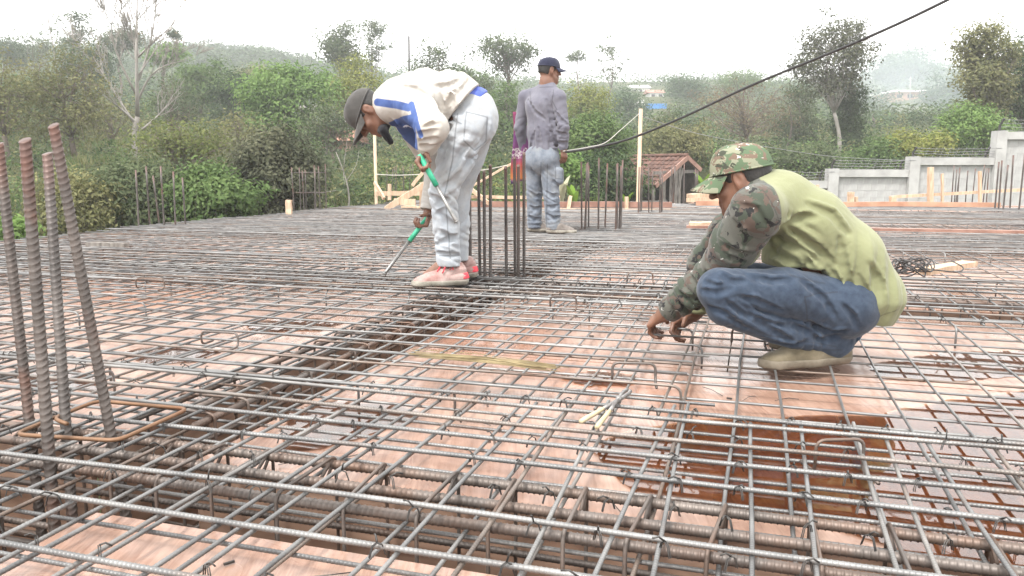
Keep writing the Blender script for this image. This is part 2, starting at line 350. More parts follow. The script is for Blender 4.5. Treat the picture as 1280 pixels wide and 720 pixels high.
T('broadleaf_tree', 'green tree directly behind the hips of the bent man', 'tree', tg, 34, (560, 630, 140, 220), L_GREYDK, 48, 44, .38, .20, 'ball', M_BARK, .1, 600, 25, .6, 20)
T('slender_tree', 'tiny tufted tree on the skyline right of the navy cap', 'tree', tg, 90, (708, 734, 62, 82), L_GREYDK, 10, 26, .5, .40, 'flat', M_BARK, .10, 720, 26, .25, 8)
T('slender_tree', 'tall see-through tree with stepped tufts on the middle skyline', 'tree', tg, 90, (742, 786, 44, 102), L_GREYDK, 20, 18, .55, .40, 'layer', M_BARK, .11, 764, 27, .5, 16)
T('broadleaf_tree', 'pale yellow green willowy tree right of the grey shirt', 'tree', tg, 48, (704, 766, 104, 168), L_YELLOW, 50, 40, .5, .24, 'flat', M_BARK, .1, 736, 28, .6, 22)
T('umbrella_tree', 'dense dark green tree with a light flat top beside the wooden pole', 'tree', tg, 24, (690, 792, 142, 226), L_MID, 90, 50, .32, .15, 'flat', M_DARKBARK, .12, 742, 29, .5, 24)
T('bush', 'black green undergrowth hump below the dense flat topped tree', 'shrub', 'shrubs beyond the middle of the deck', 21, (690, 800, 186, 262), L_DARK, 70, 60, .28, .15, 'ball', M_DARKBARK, .06, 746, 30, .8, 14)
T('bush', 'bright green leafy spray beside the hand of the standing man', 'shrub', 'shrubs beyond the middle of the deck', 17, (688, 738, 190, 232), L_BRIGHT, 22, 26, .16, .14, 'flat', M_DARKBARK, .03, 712, 31, .7, 12)
T('broadleaf_tree', 'hazy green tree between the flat topped tree and the standing man', 'tree', tg, 74, (560, 616, 84, 124), L_MID, 36, 40, .8, .32, 'ball', M_BARK, .12, 590, 60, .5, 14)
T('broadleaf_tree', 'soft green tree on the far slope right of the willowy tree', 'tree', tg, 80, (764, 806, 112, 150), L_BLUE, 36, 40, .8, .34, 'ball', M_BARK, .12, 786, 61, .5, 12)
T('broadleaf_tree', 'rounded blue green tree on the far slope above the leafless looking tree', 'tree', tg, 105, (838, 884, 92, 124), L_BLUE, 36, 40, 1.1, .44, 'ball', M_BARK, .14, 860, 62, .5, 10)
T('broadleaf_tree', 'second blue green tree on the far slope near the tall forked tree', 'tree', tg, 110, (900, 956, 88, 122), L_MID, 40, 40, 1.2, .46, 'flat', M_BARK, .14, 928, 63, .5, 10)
T('broadleaf_tree', 'grey green tree behind the tiled shed roof', 'tree', tg, 33, (806, 876, 142, 202), L_GREYDK, 44, 30, .42, .19, 'ball', M_BARK, .09, 842, 64, .6, 20)
# --- right
T('broadleaf_tree', 'wide leafless looking brown grey tree over the camouflage cap', 'tree', tg, 40, (866, 990, 92, 178), L_DRY, 90, 12, .42, .17, 'ball', M_BARK, .12, 938, 32, .6, 60)
T('tall_tree', 'tall dull leaved tree with a pale forked trunk under the black cable', 'tree', tg, 38, (988, 1092, 20, 122), L_PURPLE, 90, 34, .42, .22, 'ball', M_PALEBARK, .11, 1047, 33, .55, 40)
T('tall_tree', 'shaded leafy stem growing close beside the pale forked trunk', 'tree', tg, 39, (1036, 1084, 104, 192), L_DARK, 40, 48, .4, .22, 'ball', M_DARKBARK, .1, 1062, 34, .6, 14)
T('broadleaf_tree', 'grey leafy tree filling the gap left of the pale forked trunk', 'tree', tg, 44, (958, 1034, 104, 196), L_GREYDK, 60, 44, .45, .22, 'ball', M_BARK, .1, 1000, 35, .6, 20)
T('tall_tree', 'olive tree with clumped hanging leaves at the upper right', 'tree', tg, 30, (1194, 1270, 22, 150), L_OLIVE, 70, 56, .36, .20, 'ball', M_BARK, .12, 1234, 36, .6, 26, hang=.12)
T('tall_tree', 'dense deep green tree cut by the right picture edge', 'tree', tg, 33, (1236, 1330, 46, 160), L_DARK, 70, 56, .5, .22, 'ball', M_BARK, .13, 1284, 37, .6, 20)
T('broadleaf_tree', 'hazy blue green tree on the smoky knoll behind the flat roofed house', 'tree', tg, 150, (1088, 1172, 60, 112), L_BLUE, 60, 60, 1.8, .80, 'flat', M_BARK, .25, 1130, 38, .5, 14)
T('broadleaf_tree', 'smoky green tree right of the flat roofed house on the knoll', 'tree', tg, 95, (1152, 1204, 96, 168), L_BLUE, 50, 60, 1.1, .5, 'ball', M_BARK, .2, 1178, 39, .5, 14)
T('bush', 'bright green shrubs rising over the highest step of the block wall', 'shrub', 'shrubs behind the block wall', 28, (1174, 1262, 136, 196), L_BRIGHT, 56, 50, .34, .18, 'ball', M_DARKBARK, .05, 1216, 40, .8, 14)
T('bush', 'yellowish shrub over the third section of the block wall', 'shrub', 'shrubs behind the block wall', 27, (1106, 1186, 164, 204), L_YELLOW, 44, 44, .3, .17, 'ball', M_DARKBARK, .05, 1146, 41, .8, 14)
T('bush', 'light green shrub over the second section of the block wall', 'shrub', 'shrubs behind the block wall', 27, (1066, 1124, 176, 216), L_MID, 40, 44, .28, .17, 'ball', M_DARKBARK, .05, 1092, 42, .8, 14)
T('bush', 'dark rounded shrub halfway up the smoky slope', 'shrub', 'shrubs behind the block wall', 60, (1128, 1158, 144, 176), L_DARK, 24, 50, .5, .3, 'ball', M_DARKBARK, .06, 1143, 43, .8, 8)
T('bush', 'low green scrub behind the camouflage cap and the first wall section', 'shrub', 'shrubs behind the block wall', 27, (946, 1048, 180, 226), L_GREYDK, 50, 44, .3, .17, 'ball', M_DARKBARK, .05, 996, 44, .8, 14)
T('bush', 'olive scrub on the slope right of the tall wooden pole', 'shrub', 'shrubs beyond the middle of the deck', 30, (800, 890, 150, 206), L_OLIVE, 60, 44, .36, .18, 'ball', M_DARKBARK, .05, 846, 45, .8, 16)

# --- the tall bare tree
def bare_tree():
    rs = np.random.default_rng(4); Y = 27; foot = at_y(172, 226, Y); foot[2] = float(terrain(foot[0], Y)) - .2
    root = thing('bare_tree', foot, 'tall bare tree with pale grey limbs reaching the top of the picture', 'tree', tg); w = MB(); tips = []
    def grow(P0, P1, r0, r1, dep):
        P, r = limb(P0, P1, r0, r1, rs, .02, 8); w.tube(P, r, 6 if dep < 2 else 4)
        L = np.linalg.norm(P1 - P0); d = (P1 - P0) / L
        if dep >= 4: tips.append(P1); return
        for k in range([5, 6, 5, 4][dep]):
            t = rs.uniform(.35, 1.0); i = int(t * 7); a = rs.normal(0, 1, 3); a -= d * np.dot(a, d); a /= np.linalg.norm(a)
            nd = d * rs.uniform(.7, 1) + a * rs.uniform(.3, .7) + np.array([0, 0, .38]); nd /= np.linalg.norm(nd)
            grow(P[i], P[i] + nd * L * rs.uniform(.32, .55), max(r[i] * .5, .010), max(r[i] * .2, .007), dep + 1)
    fk = at_y(172, 146, Y); P, r = limb(foot, fk, .10, .08, rs, 0, 6); w.tube(P, r, 8)
    A = lambda x, y, dy=0: at_y(x, y, Y + dy)
    grow(fk, A(172, -18), .07, .014, 1)
    grow(A(173, 100), A(196, -12, .5), .042, .009, 1)
    grow(A(170, 118), A(140, 22, -.6), .042, .009, 1)
    grow(A(172, 160), A(116, 70, .5), .042, .009, 1)
    grow(A(172, 128), A(232, 76, -.5), .042, .009, 1)
    grow(A(172, 155), A(128, 118, -.8), .05, .012, 2)
    grow(A(174, 165), A(216, 120, .7), .045, .01, 2)
    grow(A(171, 90), A(158, 6, .8), .05, .01, 1)
    grow(A(172, 72), A(222, 26, .3), .04, .01, 2)
    link('trunk', w.mesh('trunk', True), M_PALEBARK, root)
    cc = np.repeat(np.array(tips), 2, 0)[: 500]; V, Q = leaves_np(cc + rs.normal(0, .16, cc.shape), .1, rs)
    link('crown', mesh_np('crown', V, Q), L_DRY, root)
bare_tree()
# pale forked trunk in front of the tall tree is part of it; thin leafless stems on the hill
def stem(label, px0, y0, px1, y1, Y, r, m=M_PALEBARK, nb=5, seed=0):
    rs = np.random.default_rng(seed + 90); a, b_ = at_y(px0, y0, Y), at_y(px1, y1, Y); a[2] = min(a[2], float(terrain(a[0], Y)) - .1)
    root = thing('sapling', a, label, 'tree', 'thin stems on the hillside'); w = MB()
    P, rr = limb(a, b_, r, r * .35, rs, 0, 8); w.tube(P, rr, 6); tips = []
    for k in range(nb):
        i = rs.integers(3, 8); q = P[i] + rs.normal(0, .5, 3) + [0, 0, .5]; Pb, rb = limb(P[i], q, r * .35, r * .1, rs, .1, 5); w.tube(Pb, rb, 4); tips.append(q)
    link('trunk', w.mesh('trunk', True), m, root)
    cc = np.repeat(np.array(tips), 10, 0); V, Q = leaves_np(cc + rs.normal(0, .2, cc.shape), .16, rs); link('crown', mesh_np('crown', V, Q), L_GREYDK, root)
stem('thin pale leaning stem rising past the skyline at the far left', 66, 60, 57, 8, 60, .07, seed=1)
stem('slim pale stem right of the bare tree', 224, 170, 222, 112, 34, .05, seed=2)
stem('slim dark stem behind the leafless looking tree', 980, 200, 985, 130, 42, .07, M_DARKBARK, seed=3)
stem('leaning dry stick tree below the bent man\'s cap', 436, 256, 420, 190, 18, .025, seed=4)

# ================================================================ undergrowth and woods that nobody could count
def scatter(n, f_x, f_y, per, sig, lsz, mats, name, seed, keep=None, zlift=.3, colgrp=None):
    rs = np.random.default_rng(seed); X, Y = [], []
    px = rs.uniform(*f_x, n); Y = rs.uniform(*f_y, n) if len(f_y) == 2 else f_y[0] * (f_y[1] / f_y[0]) ** rs.random(n)
    X = (px - 640) / F_PX * Y
    k = clear(px, Y) & (keep(px, Y) if keep is not None else True); X, Y, px = X[k], Y[k], px[k]
    Z = terrain(X, Y); C = np.stack([X, Y, Z], 1); which = rs.integers(0, len(mats), len(C))
    for mi, mt in enumerate(mats):
        c = C[which == mi]
        if not len(c): continue
        sc = rs.uniform(.5, 1.5, len(c)); s_ = sig(c[:, 1]) * sc; cnt = per
        cc = np.repeat(c, cnt, 0); g = rs.normal(0, 1, cc.shape); g /= np.linalg.norm(g, axis=1, keepdims=True); g *= rs.random((len(cc), 1)) ** .4 * np.repeat(s_, cnt)[:, None]
        g[:, 2] = np.abs(g[:, 2]) * 1.1
        V, Q = leaves_np(cc + g + [0, 0, zlift * .1], lsz(cc[:, 1]), rs, out=g / (np.linalg.norm(g, axis=1, keepdims=True) + 1e-6))
        link(name, mesh_np(name, V, Q), mt, kind='stuff')
CLEAR = [(770, 892, 14, 26.5), (388, 440, 30, 40), (776, 834, 95, 172), (796, 842, 70, 112), (1105, 1168, 75, 121), (366, 446, 50, 62), (576, 608, 34, 46)]
def clear(px, Y):
    k = np.ones(len(px), bool)
    for a, b, c, d in CLEAR: k &= ~((px > a) & (px < b) & (Y > c) & (Y < d))
    return k
def keep_terr(px, Y):
    terr = (px > 60) & (px < 215) & (Y > 17) & (Y < 38); return (~terr | (np.random.default_rng(5).random(len(px)) < .25)) & ~((px > 850) & (Y < 25.2))
scatter(2000, (-320, 1640), (15.5, 60, 0), 70, lambda Y: .25 + Y * .014, lambda Y: .055 + Y * .0030, [L_MID, L_GREYDK, L_OLIVE, L_DARK, L_GREYDK], 'undergrowth', 31, keep_terr)
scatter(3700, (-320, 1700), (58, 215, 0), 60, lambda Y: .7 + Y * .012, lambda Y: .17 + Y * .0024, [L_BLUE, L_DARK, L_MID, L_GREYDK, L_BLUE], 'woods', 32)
scatter(420, (190, 470), (150, 235), 60, lambda Y: 2.0 + Y * .002, lambda Y: .9 + 0 * Y, [L_DARK], 'pine_woods', 33)
scatter(300, (880, 1640), (25.4, 31), 90, lambda Y: .3 + Y * .01, lambda Y: .10 + 0 * Y, [L_MID, L_BRIGHT], 'undergrowth', 34, lambda px, Y: Y > 25.5)

def grass(n, px_r, y_r, name, mats, seed):
    rs = np.random.default_rng(seed); px = rs.uniform(*px_r, n); Y = rs.uniform(*y_r, n); X = (px - 640) / F_PX * Y; k = ~((px > 850) & (Y < 25.4)) & clear(px, Y); X, Y = X[k], Y[k]; Z = terrain(X, Y); C = np.stack([X, Y, Z], 1)
    B = np.repeat(C, 7, 0) + rs.normal(0, .07, (len(C) * 7, 3)) * [1, 1, 0]; h = rs.uniform(.08, .3, len(B)) * (1 + .6 * np.sin(B[:, 0] * 1.7) * np.sin(B[:, 1] * 1.3)); ln = rs.normal(0, .35, (len(B), 2)) * h[:, None]; w = rs.uniform(.008, .018, len(B)); az = rs.uniform(0, 6.28, len(B)); sd = np.stack([np.cos(az), np.sin(az), 0 * az], 1) * w[:, None]
    top = B + np.stack([ln[:, 0], ln[:, 1], h], 1); V = np.stack([B - sd, B + sd, top], 1).reshape(-1, 3); T_ = np.arange(len(B) * 3).reshape(-1, 3); half = len(T_) // 2
    for m, sl in ((mats[0], T_[:half]), (mats[1], T_[half:])): link(name, mesh_np(name, V[sl.ravel()], None, False, np.arange(len(sl) * 3).reshape(-1, 3)), m, kind='stuff')
grass(9000, (-40, 460), (14.5, 42), 'grass', [L_OLIVE, L_MID], 51); grass(3500, (440, 1300), (14.5, 34), 'grass', [L_YELLOW, L_MID], 52)

# ================================================================ haze
def haze_box(name, lo, hi, dens, col):
    m = bpy.data.materials.new(name); m.use_nodes = True; t = m.node_tree; t.nodes.clear()
    v = t.nodes.new('ShaderNodeVolumePrincipled'); v.inputs['Density'].default_value = dens; v.inputs['Color'].default_value = (*col, 1); v.inputs['Anisotropy'].default_value = .2
    o = t.nodes.new('ShaderNodeOutputMaterial'); t.links.new(v.outputs[0], o.inputs['Volume'])
    mb = MB(); lo, hi = np.array(lo, float), np.array(hi, float); mb.box((lo + hi) / 2, hi - lo); return link(name, mb.mesh(name), m, kind='stuff')
def smoke(c, r, dens):
    m = bpy.data.materials.new('drifting smoke'); m.use_nodes = True; t = m.node_tree; t.nodes.clear(); v = t.nodes.new('ShaderNodeVolumePrincipled'); v.inputs['Density'].default_value = dens; v.inputs['Color'].default_value = (.84, .93, .99, 1)
    o = t.nodes.new('ShaderNodeOutputMaterial'); t.links.new(v.outputs[0], o.inputs['Volume']); n, k = 24, 12; V = [(c[0] + r[0] * math.sin(math.pi * j / k) * math.cos(2 * math.pi * i / n), c[1] + r[1] * math.sin(math.pi * j / k) * math.sin(2 * math.pi * i / n), c[2] + r[2] * math.cos(math.pi * j / k)) for j in range(k + 1) for i in range(n)]
    link('smoke', mesh_np('smoke', V, [[j * n + i, (j + 1) * n + i, (j + 1) * n + (i + 1) % n, j * n + (i + 1) % n] for j in range(k) for i in range(n)], True), m, kind='stuff')
# ================================================================ block wall with barbed wire
M_BLOCK = simple('grey concrete block', (.29, .285, .275), (.37, .365, .352), 3, .9, bmp=.25); M_RENDER = simple('rough rendered concrete', (.28, .275, .262), (.37, .365, .35), 2.5, .9, bmp=.3)
M_STEEL = simple('dark painted steel', (.03, .03, .032), (.07, .065, .06), 20, .6, .4); M_WIRE = simple('galvanised wire', (.2, .2, .2), (.3, .3, .3), 30, .5, .6)
YW = 24.0
def wx(px): return at_y(px, 210, YW)[0]
def wz(py): return at_y(640, py, YW)[2]
wall = thing('block_wall', (wx(1140), YW, -2), 'stepped grey block wall with smooth pillars rising to the right behind the deck', 'wall')
bw = thing('barbed_wire_fence', (wx(1140), YW, wz(205)), 'black angled posts carrying barbed wire along the top of the block wall', 'fence')
segs = [(905, 985, 236), (985, 1040, 226), (1040, 1140, 212), (1140, 1245, 197), (1245, 1345, 165), (1345, 1450, 150), (1450, 1560, 138)]; rw = np.random.default_rng(3); bme = None
for i, (a, b_, ty) in enumerate(segs):
    x0, x1, zt = wx(a), wx(b_), wz(ty); zn = wz(segs[i + 1][2]) if i + 1 < len(segs) else zt
    mb = MB(); mb.box((x0, YW - .02, (zt + .03 - 3) / 2), (.30, .34, zt + .03 + 3)); link('pillar', mb.mesh('pillar'), M_RENDER, wall)
    mb = MB(); mb.box(((x0 + x1) / 2, YW, zt - .11), (x1 - x0 - .302, .28, .22)); link('coping', mb.mesh('coping'), M_RENDER, wall)
    mb = MB(); mb.box(((x0 + x1) / 2, YW + .03, (zt - .225 - 3) / 2), (x1 - x0 - .302, .10, zt - .225 + 3)); link('mortar', mb.mesh('mortar'), M_RENDER, wall)
    z = zt - .225 - .1; row = 0
    while z > -1.1:
        n = max(2, int((x1 - x0 - .3) / .4)); w = (x1 - x0 - .31) / n; off = (row % 2) * w / 2
        for k in range(n + (row % 2)):
            c0, c1 = x0 + .155 + k * w - off, x0 + .155 + (k + 1) * w - off; c0, c1 = max(c0, x0 + .155), min(c1, x1 - .155)
            if c1 - c0 < .08: continue
            if bme is None:
                m_ = MB(); m_.box((0, 0, 0), (1, .1, .19)); bme = m_.mesh('block'); bme.materials.append(M_BLOCK)
            o = bpy.data.objects.new('block', bme); COL.objects.link(o); o.parent = wall
            o.location = Vector(((c0 + c1) / 2, YW + .0262 - rw.uniform(0, .004), z + rw.uniform(-.004, .004))) - wall.location; o.scale = (c1 - c0 - .010, 1, 1)
        z -= .2; row += 1
    hz = .30 if i < 4 else .38
    for xx in (x0, x1 - .35):
        mb = MB(); mb.beam((xx, YW, zt - .02), (xx, YW, zt + hz * .55), .05, .05, (0, 1, 0)); mb.beam((xx, YW, zt + hz * .5), (xx - .02, YW - .22, zt + hz), .045, .045, (1, 0, 0)); link('post', mb.mesh('post'), M_STEEL, bw)
    for k in range(4):
        f = k / 3; y_ = YW - .2 * f; z_ = zt + hz * (.12 + .8 * f); mb = MB(); xsn = np.linspace(x0, x1, 9); mb.tube(np.array([(x_, y_, z_ - .03 * math.sin(math.pi * (x_ - x0) / (x1 - x0)) + rw.normal(0, .006)) for x_ in xsn]), .006, 4)
        for x_ in np.arange(x0 + .15, x1, .22): mb.tube(np.array([(x_ - .02, y_ - .02, z_ - .025), (x_ + .02, y_ + .02, z_ + .02)]), .004, 3)
        link('wire', mb.mesh('wire'), M_WIRE, bw)
# ================================================================ tiled shed
M_TILE = simple('weathered red clay tile', (.055, .026, .018), (.125, .06, .042), 4, .85, bmp=.4); M_OLDWOOD = simple('grey weathered timber', (.09, .08, .07), (.2, .18, .16), 5, .9, bmp=.4, stretch=(5, 5, 1))
def shed():
    Y = 25.0; ap = at_y(858, 196, Y); le = at_y(818, 232, Y - .6); r = unit2((-.55, .84)); s = np.array([-r[1] * .999, r[0], 0]); s = s if s[0] < 0 else -s
    L = 2.7; Ls, drop = 1.35, ap[2] - le[2]; L2, drop2 = .62, drop * .46
    root = thing('shed', (ap[0], ap[1], -1), 'small open timber shed with a rusty red tiled roof beyond the deck', 'shed'); R3 = np.array([r[0], r[1], 0.]); tile = None
    for sgn, ln, dp in ((1, Ls, drop), (-1, L2, drop2)):
        S_ = s * sgn; dn = unit3(S_ * ln + np.array([0, 0, -dp])); nrm = unit3(np.cross(R3, dn)); nrm = nrm if nrm[2] > 0 else -nrm; slant = math.hypot(ln, dp); n1 = max(3, int(slant / .21)); n2 = 13
        mb = MB(); c = ap + dn * slant / 2 + R3 * L / 2 - nrm * .05; mb.box(c, (slant - .05, L - .1, .03), np.array([dn, R3, nrm])); link('roof_boarding', mb.mesh('roof_boarding'), M_OLDWOOD, root)
        for i in range(n1):
            for j in range(n2):
                mb = MB(); c = ap + dn * (i + .5) * slant / n1 + R3 * (j + .5) * L / n2 + nrm * (.015 + rw.uniform(0, .012)); tl = dn + nrm * .09
                x = np.linspace(-.5, .5, 4); V = [c + tl * (q * (slant / n1 + .05)) + R3 * (t_ * (L / n2 - .012)) + nrm * (.03 * (1 - (2 * t_) ** 2) + .02 * 0) for q in (-.5, .5) for t_ in x]; V += [v - nrm * .014 for v in V]
                Q = [[k, k + 1, k + 5, k + 4] for k in range(3)] + [[8 + k, 12 + k, 13 + k, 9 + k] for k in range(3)] + [[4, 5, 13, 12], [5, 6, 14, 13], [6, 7, 15, 14], [0, 8, 9, 1], [1, 9, 10, 2], [2, 10, 11, 3], [0, 4, 12, 8], [3, 11, 15, 7]]
                mb.add(V, Q); link('roof_tile', mb.mesh('roof_tile', False), M_TILE, root)
        for e in (0, 1):
            a = ap + R3 * L * e - R3 * (.06 if e == 0 else -.06) - nrm * .02; mb = MB(); mb.beam(a, a + dn * slant, .05, .13); link('bargeboard', mb.mesh('bargeboard'), M_OLDWOOD if e else M_REDBOARD, root)
    mb = MB(); mb.tube(np.array([ap + R3 * t_ + [0, 0, .05] for t_ in np.linspace(-.05, L, 8)]), .07, 6); link('ridge_tile', mb.mesh('ridge_tile', True), M_TILE, root)
    for e in (.08, L - .1):
        for t_ in (-.9, -.3, .25, .62, .95):
            S_ = s * (Ls if t_ > 0 else L2) * abs(t_); zt = ap[2] - .1 - (drop if t_ > 0 else drop2) * abs(t_); p = ap + R3 * e + S_; mb = MB(); mb.beam((p[0], p[1], -3), (p[0], p[1], zt), .09, .09, (0, 1, 0)); link('post', mb.mesh('post'), M_OLDWOOD, root)
        p, q = ap + R3 * e - s * L2 * .9, ap + R3 * e + s * Ls * .95; p = np.array([p[0], p[1], ap[2] - drop2 * 1.1]); q = np.array([q[0], q[1], ap[2] - drop2 * 1.1 - .05]); mb = MB(); mb.beam(p, q, .06, .1); link('tie_beam', mb.mesh('tie_beam'), M_OLDWOOD, root)
        p2, q2 = ap + R3 * e + s * Ls * .3 - [0, 0, 1.5], ap + R3 * e + s * .05 - [0, 0, .35]; mb = MB(); mb.beam(p2, q2, .05, .07); link('brace', mb.mesh('brace'), M_OLDWOOD, root)
    mb = MB(); mb.box(ap + R3 * L / 2 + s * .3 + [0, 0, -1.9], (1.6, .12, 1.0), np.array([s, R3, [0, 0, 1]])); link('low_wall', mb.mesh('low_wall'), simple('limewashed wall', (.5, .49, .46), (.62, .6, .57), 5, .9), root)
    mb = MB(); mb.box(ap + R3 * (L - .15) + s * .35 + [0, 0, -1.75], (1.5, .04, 1.7), np.array([s, R3, [0, 0, 1]])); link('interior_shade_board', mb.mesh('interior_shade_board'), M_DARKBARK, root)  # dark board added so the open shed reads as shaded inside
    mb = MB(); mb.box(ap + R3 * L / 2 - s * L2 * .95 + [0, 0, -drop2 - 1.0], (.04, L - .3, 1.9), np.array([s, R3, [0, 0, 1]])); link('interior_shade_board', mb.mesh('interior_shade_board'), M_DARKBARK, root)  # second added dark board, standing in for shade under the roof
def unit2(v): v = np.asarray(v, float); return v / np.linalg.norm(v)
unit3 = unit2
shed()
# ================================================================ houses far off
M_WHITEW = simple('whitewashed wall', (.55, .54, .52), (.68, .67, .64), .8, .9); M_DARKWIN = simple('dark window glass', (.02, .025, .03), rough=.15); M_REDROOF = simple('faded red roof', (.2, .09, .06), (.3, .15, .1), 1.5, .85); M_BLUE = simple('blue painted sheet', (.03, .16, .42), (.05, .22, .5), 2, .5); M_BRICKW = simple('raw brick wall', (.30, .17, .12), (.4, .26, .19), 3, .9)
def house(label, px0, px1, ytop, ybot, Y, roof, mroof, mwall=None, nwin=3, depth=6, rh=None, cat='house'):
    a, b_ = at_y(px0, ybot, Y), at_y(px1, ytop, Y); x0, x1, zt = a[0], b_[0], b_[2]; zb = min(a[2], float(terrain((x0 + x1) / 2, Y)) - .5); root = thing('house', ((x0 + x1) / 2, Y, zb), label, cat); w = x1 - x0
    mb = MB(); mb.box(((x0 + x1) / 2, Y + depth / 2, (zb + zt) / 2), (w, depth, zt - zb)); wl = link('wall', mb.mesh('wall'), mwall or M_WHITEW, root)
    h = zt - a[2]
    for k in range(nwin):
        cx = x0 + w * (k + .5) / nwin; mb = MB(); mb.box((cx, Y - .02, a[2] + h * .52), (w / nwin * .5, .06, h * .42)); f = link('window', mb.mesh('window'), M_OLDWOOD, root); mb = MB(); mb.box((cx, Y - .055, a[2] + h * .52), (w / nwin * .42, .02, h * .34)); link('pane', mb.mesh('pane'), M_DARKWIN, f)
    rh = rh or w * .22; mb = MB(); o = .35
    if roof == 'gable':
        V = [(x0 - o, Y - o, zt), (x1 + o, Y - o, zt), (x1 + o, Y + depth + o, zt), (x0 - o, Y + depth + o, zt), (x0 - o, Y + depth / 2, zt + rh), (x1 + o, Y + depth / 2, zt + rh)]; mb.add(V, [[0, 1, 5, 4], [2, 3, 4, 5], [0, 3, 2, 1]], [[0, 4, 3], [1, 2, 5]])
    else: mb.box(((x0 + x1) / 2, Y + depth / 2, zt + rh / 2), (w + 2 * o, depth + 2 * o, rh))
    link('roof', mb.mesh('roof'), mroof, root); return root, x0, x1, zt, a[2]
hs_, x0, x1, zt, zb = house('low house with a white balcony railing below the bright green tree', 396, 432, 176, 214, 40, 'gable', M_REDROOF, M_BRICKW, 2, 5, .7)
mb = MB(); mb.box(((x0 + x1) / 2 - .3, 39.2, at_y(400, 210, 40)[2]), (x1 - x0 + 1.0, 1.5, .14)); link('balcony', mb.mesh('balcony'), M_WHITEW, hs_)
for k in range(9):
    mb = MB(); mb.box((x0 - .7 + k * (x1 - x0 + .8) / 8, 38.5, at_y(400, 207, 40)[2] + .1), (.07, .07, .55)); link('baluster', mb.mesh('baluster'), M_WHITEW, hs_)
mb = MB(); mb.box(((x0 + x1) / 2 - .3, 38.5, at_y(400, 203, 40)[2] + .22), (x1 - x0 + 1.0, .09, .09)); link('handrail', mb.mesh('handrail'), M_WHITEW, hs_)
house('tiny white house on the far skyline slope right of the standing man', 790, 812, 110, 118, 170, 'gable', M_WHITEW, None, 3, 8, 1.0)
house('second tiny white house a little below the skyline', 812, 830, 116, 123, 150, 'gable', M_REDROOF, None, 2, 6, .8)
house('brick house with a flat pale roof in the smoke on the right knoll', 1117, 1158, 115, 126, 120, 'flat', M_WHITEW, M_BRICKW, 3, 7, .25)
house('small whitewashed outbuilding glimpsed behind the back of the bent man', 582, 602, 190, 212, 45, 'gable', M_REDROOF, None, 1, 3, .4)
house('long dark roofed hut among the shrubs above the railed house', 372, 440, 138, 150, 62, 'gable', M_OLDWOOD, M_WHITEW, 4, 4, .6)
def truck():
    Y = 110; a, b_ = at_y(806, 142, Y), at_y(832, 132, Y); root = thing('truck', ((a[0] + b_[0]) / 2, Y, a[2]), 'blue boxed truck with a white cab parked on the far hillside', 'truck'); w = b_[0] - a[0]
    mb = MB(); mb.box(((a[0] + b_[0]) / 2, Y, (a[2] + b_[2]) / 2 + .2), (w, 1.8, b_[2] - a[2])); link('cargo_box', mb.mesh('cargo_box'), M_BLUE, root)
    mb = MB(); mb.box((a[0] - .75, Y, a[2] + .75), (1.3, 1.7, 1.2)); mb.box((a[0] - .7, Y, a[2] + 1.5), (.9, 1.5, .5)); link('cab', mb.mesh('cab'), M_WHITEW, root)
    mb = MB(); mb.box((a[0] - .9, Y - .87, a[2] + 1.1), (.6, .05, .4)); link('window', mb.mesh('window'), M_DARKWIN, root)
    for x_ in (a[0] - .8, a[0] + .8, b_[0] - .6):
        for y_ in (Y - .8, Y + .8):
            mb = MB(); mb.tube(np.array([(x_, y_ - .12, a[2]), (x_, y_ + .12, a[2])]), .42, 12); link('wheel', mb.mesh('wheel'), M_STEEL, root)
truck()
# ================================================================ poles
def pole(name, label, px, ytop, ybot, Y, r, m, arm=0, tx=None):
    t_ = at_y(px if tx is None else tx, ytop, Y); b_ = at_y(px, ybot, Y); b_[2] = min(b_[2], float(terrain(b_[0], Y)) - .3) if Y > 13.5 else b_[2]
    root = thing(name, b_, label, 'pole'); mb = MB(); mb.tube(np.array([b_, (b_ + t_) / 2 + [.01, 0, 0], t_]), np.array([r, r * .9, r * .75]), 8); link('shaft', mb.mesh('shaft', True), m, root)
    for k in range(arm):
        z = t_[2] - .5 - .7 * k; mb = MB(); mb.beam((t_[0] - .7, Y, z), (t_[0] + .7, Y, z), .09, .09); link('crossarm', mb.mesh('crossarm'), m, root)
    return t_
PT = pole('wooden_pole', 'tall raw timber pole carrying the thin wires left of the tiled shed', 795, 136, 262, 14.5, .045, M_TIMBER, 0, 801)
pole('utility_pole', 'dark utility pole with a crossarm on the smoky right slope', 1092, 144, 190, 60, .13, M_DARKBARK, 1)
pole('utility_pole', 'thin dark utility pole standing above the white jacket', 511, 45, 110, 62, .10, M_STEEL)
pole('wooden_pole', 'bare dark post beside the railed house', 408, 170, 222, 30, .06, M_OLDWOOD)
pole('wooden_pole', 'straight pale timber pole between the cap of the bent man and the braces', 469, 160, 250, 14.2, .035, M_TIMBER, 0, 468)
pole('utility_pole', 'pale concrete pole left of the cap of the bent man', 427, 108, 168, 50, .08, M_RENDER)
pole('utility_pole', 'second shorter pale concrete pole above the cap of the bent man', 445, 112, 150, 54, .07, M_RENDER)
pole('utility_pole', 'thin radio mast beside the flat roofed house in the smoke', 1138, 96, 116, 119, .09, M_RENDER)
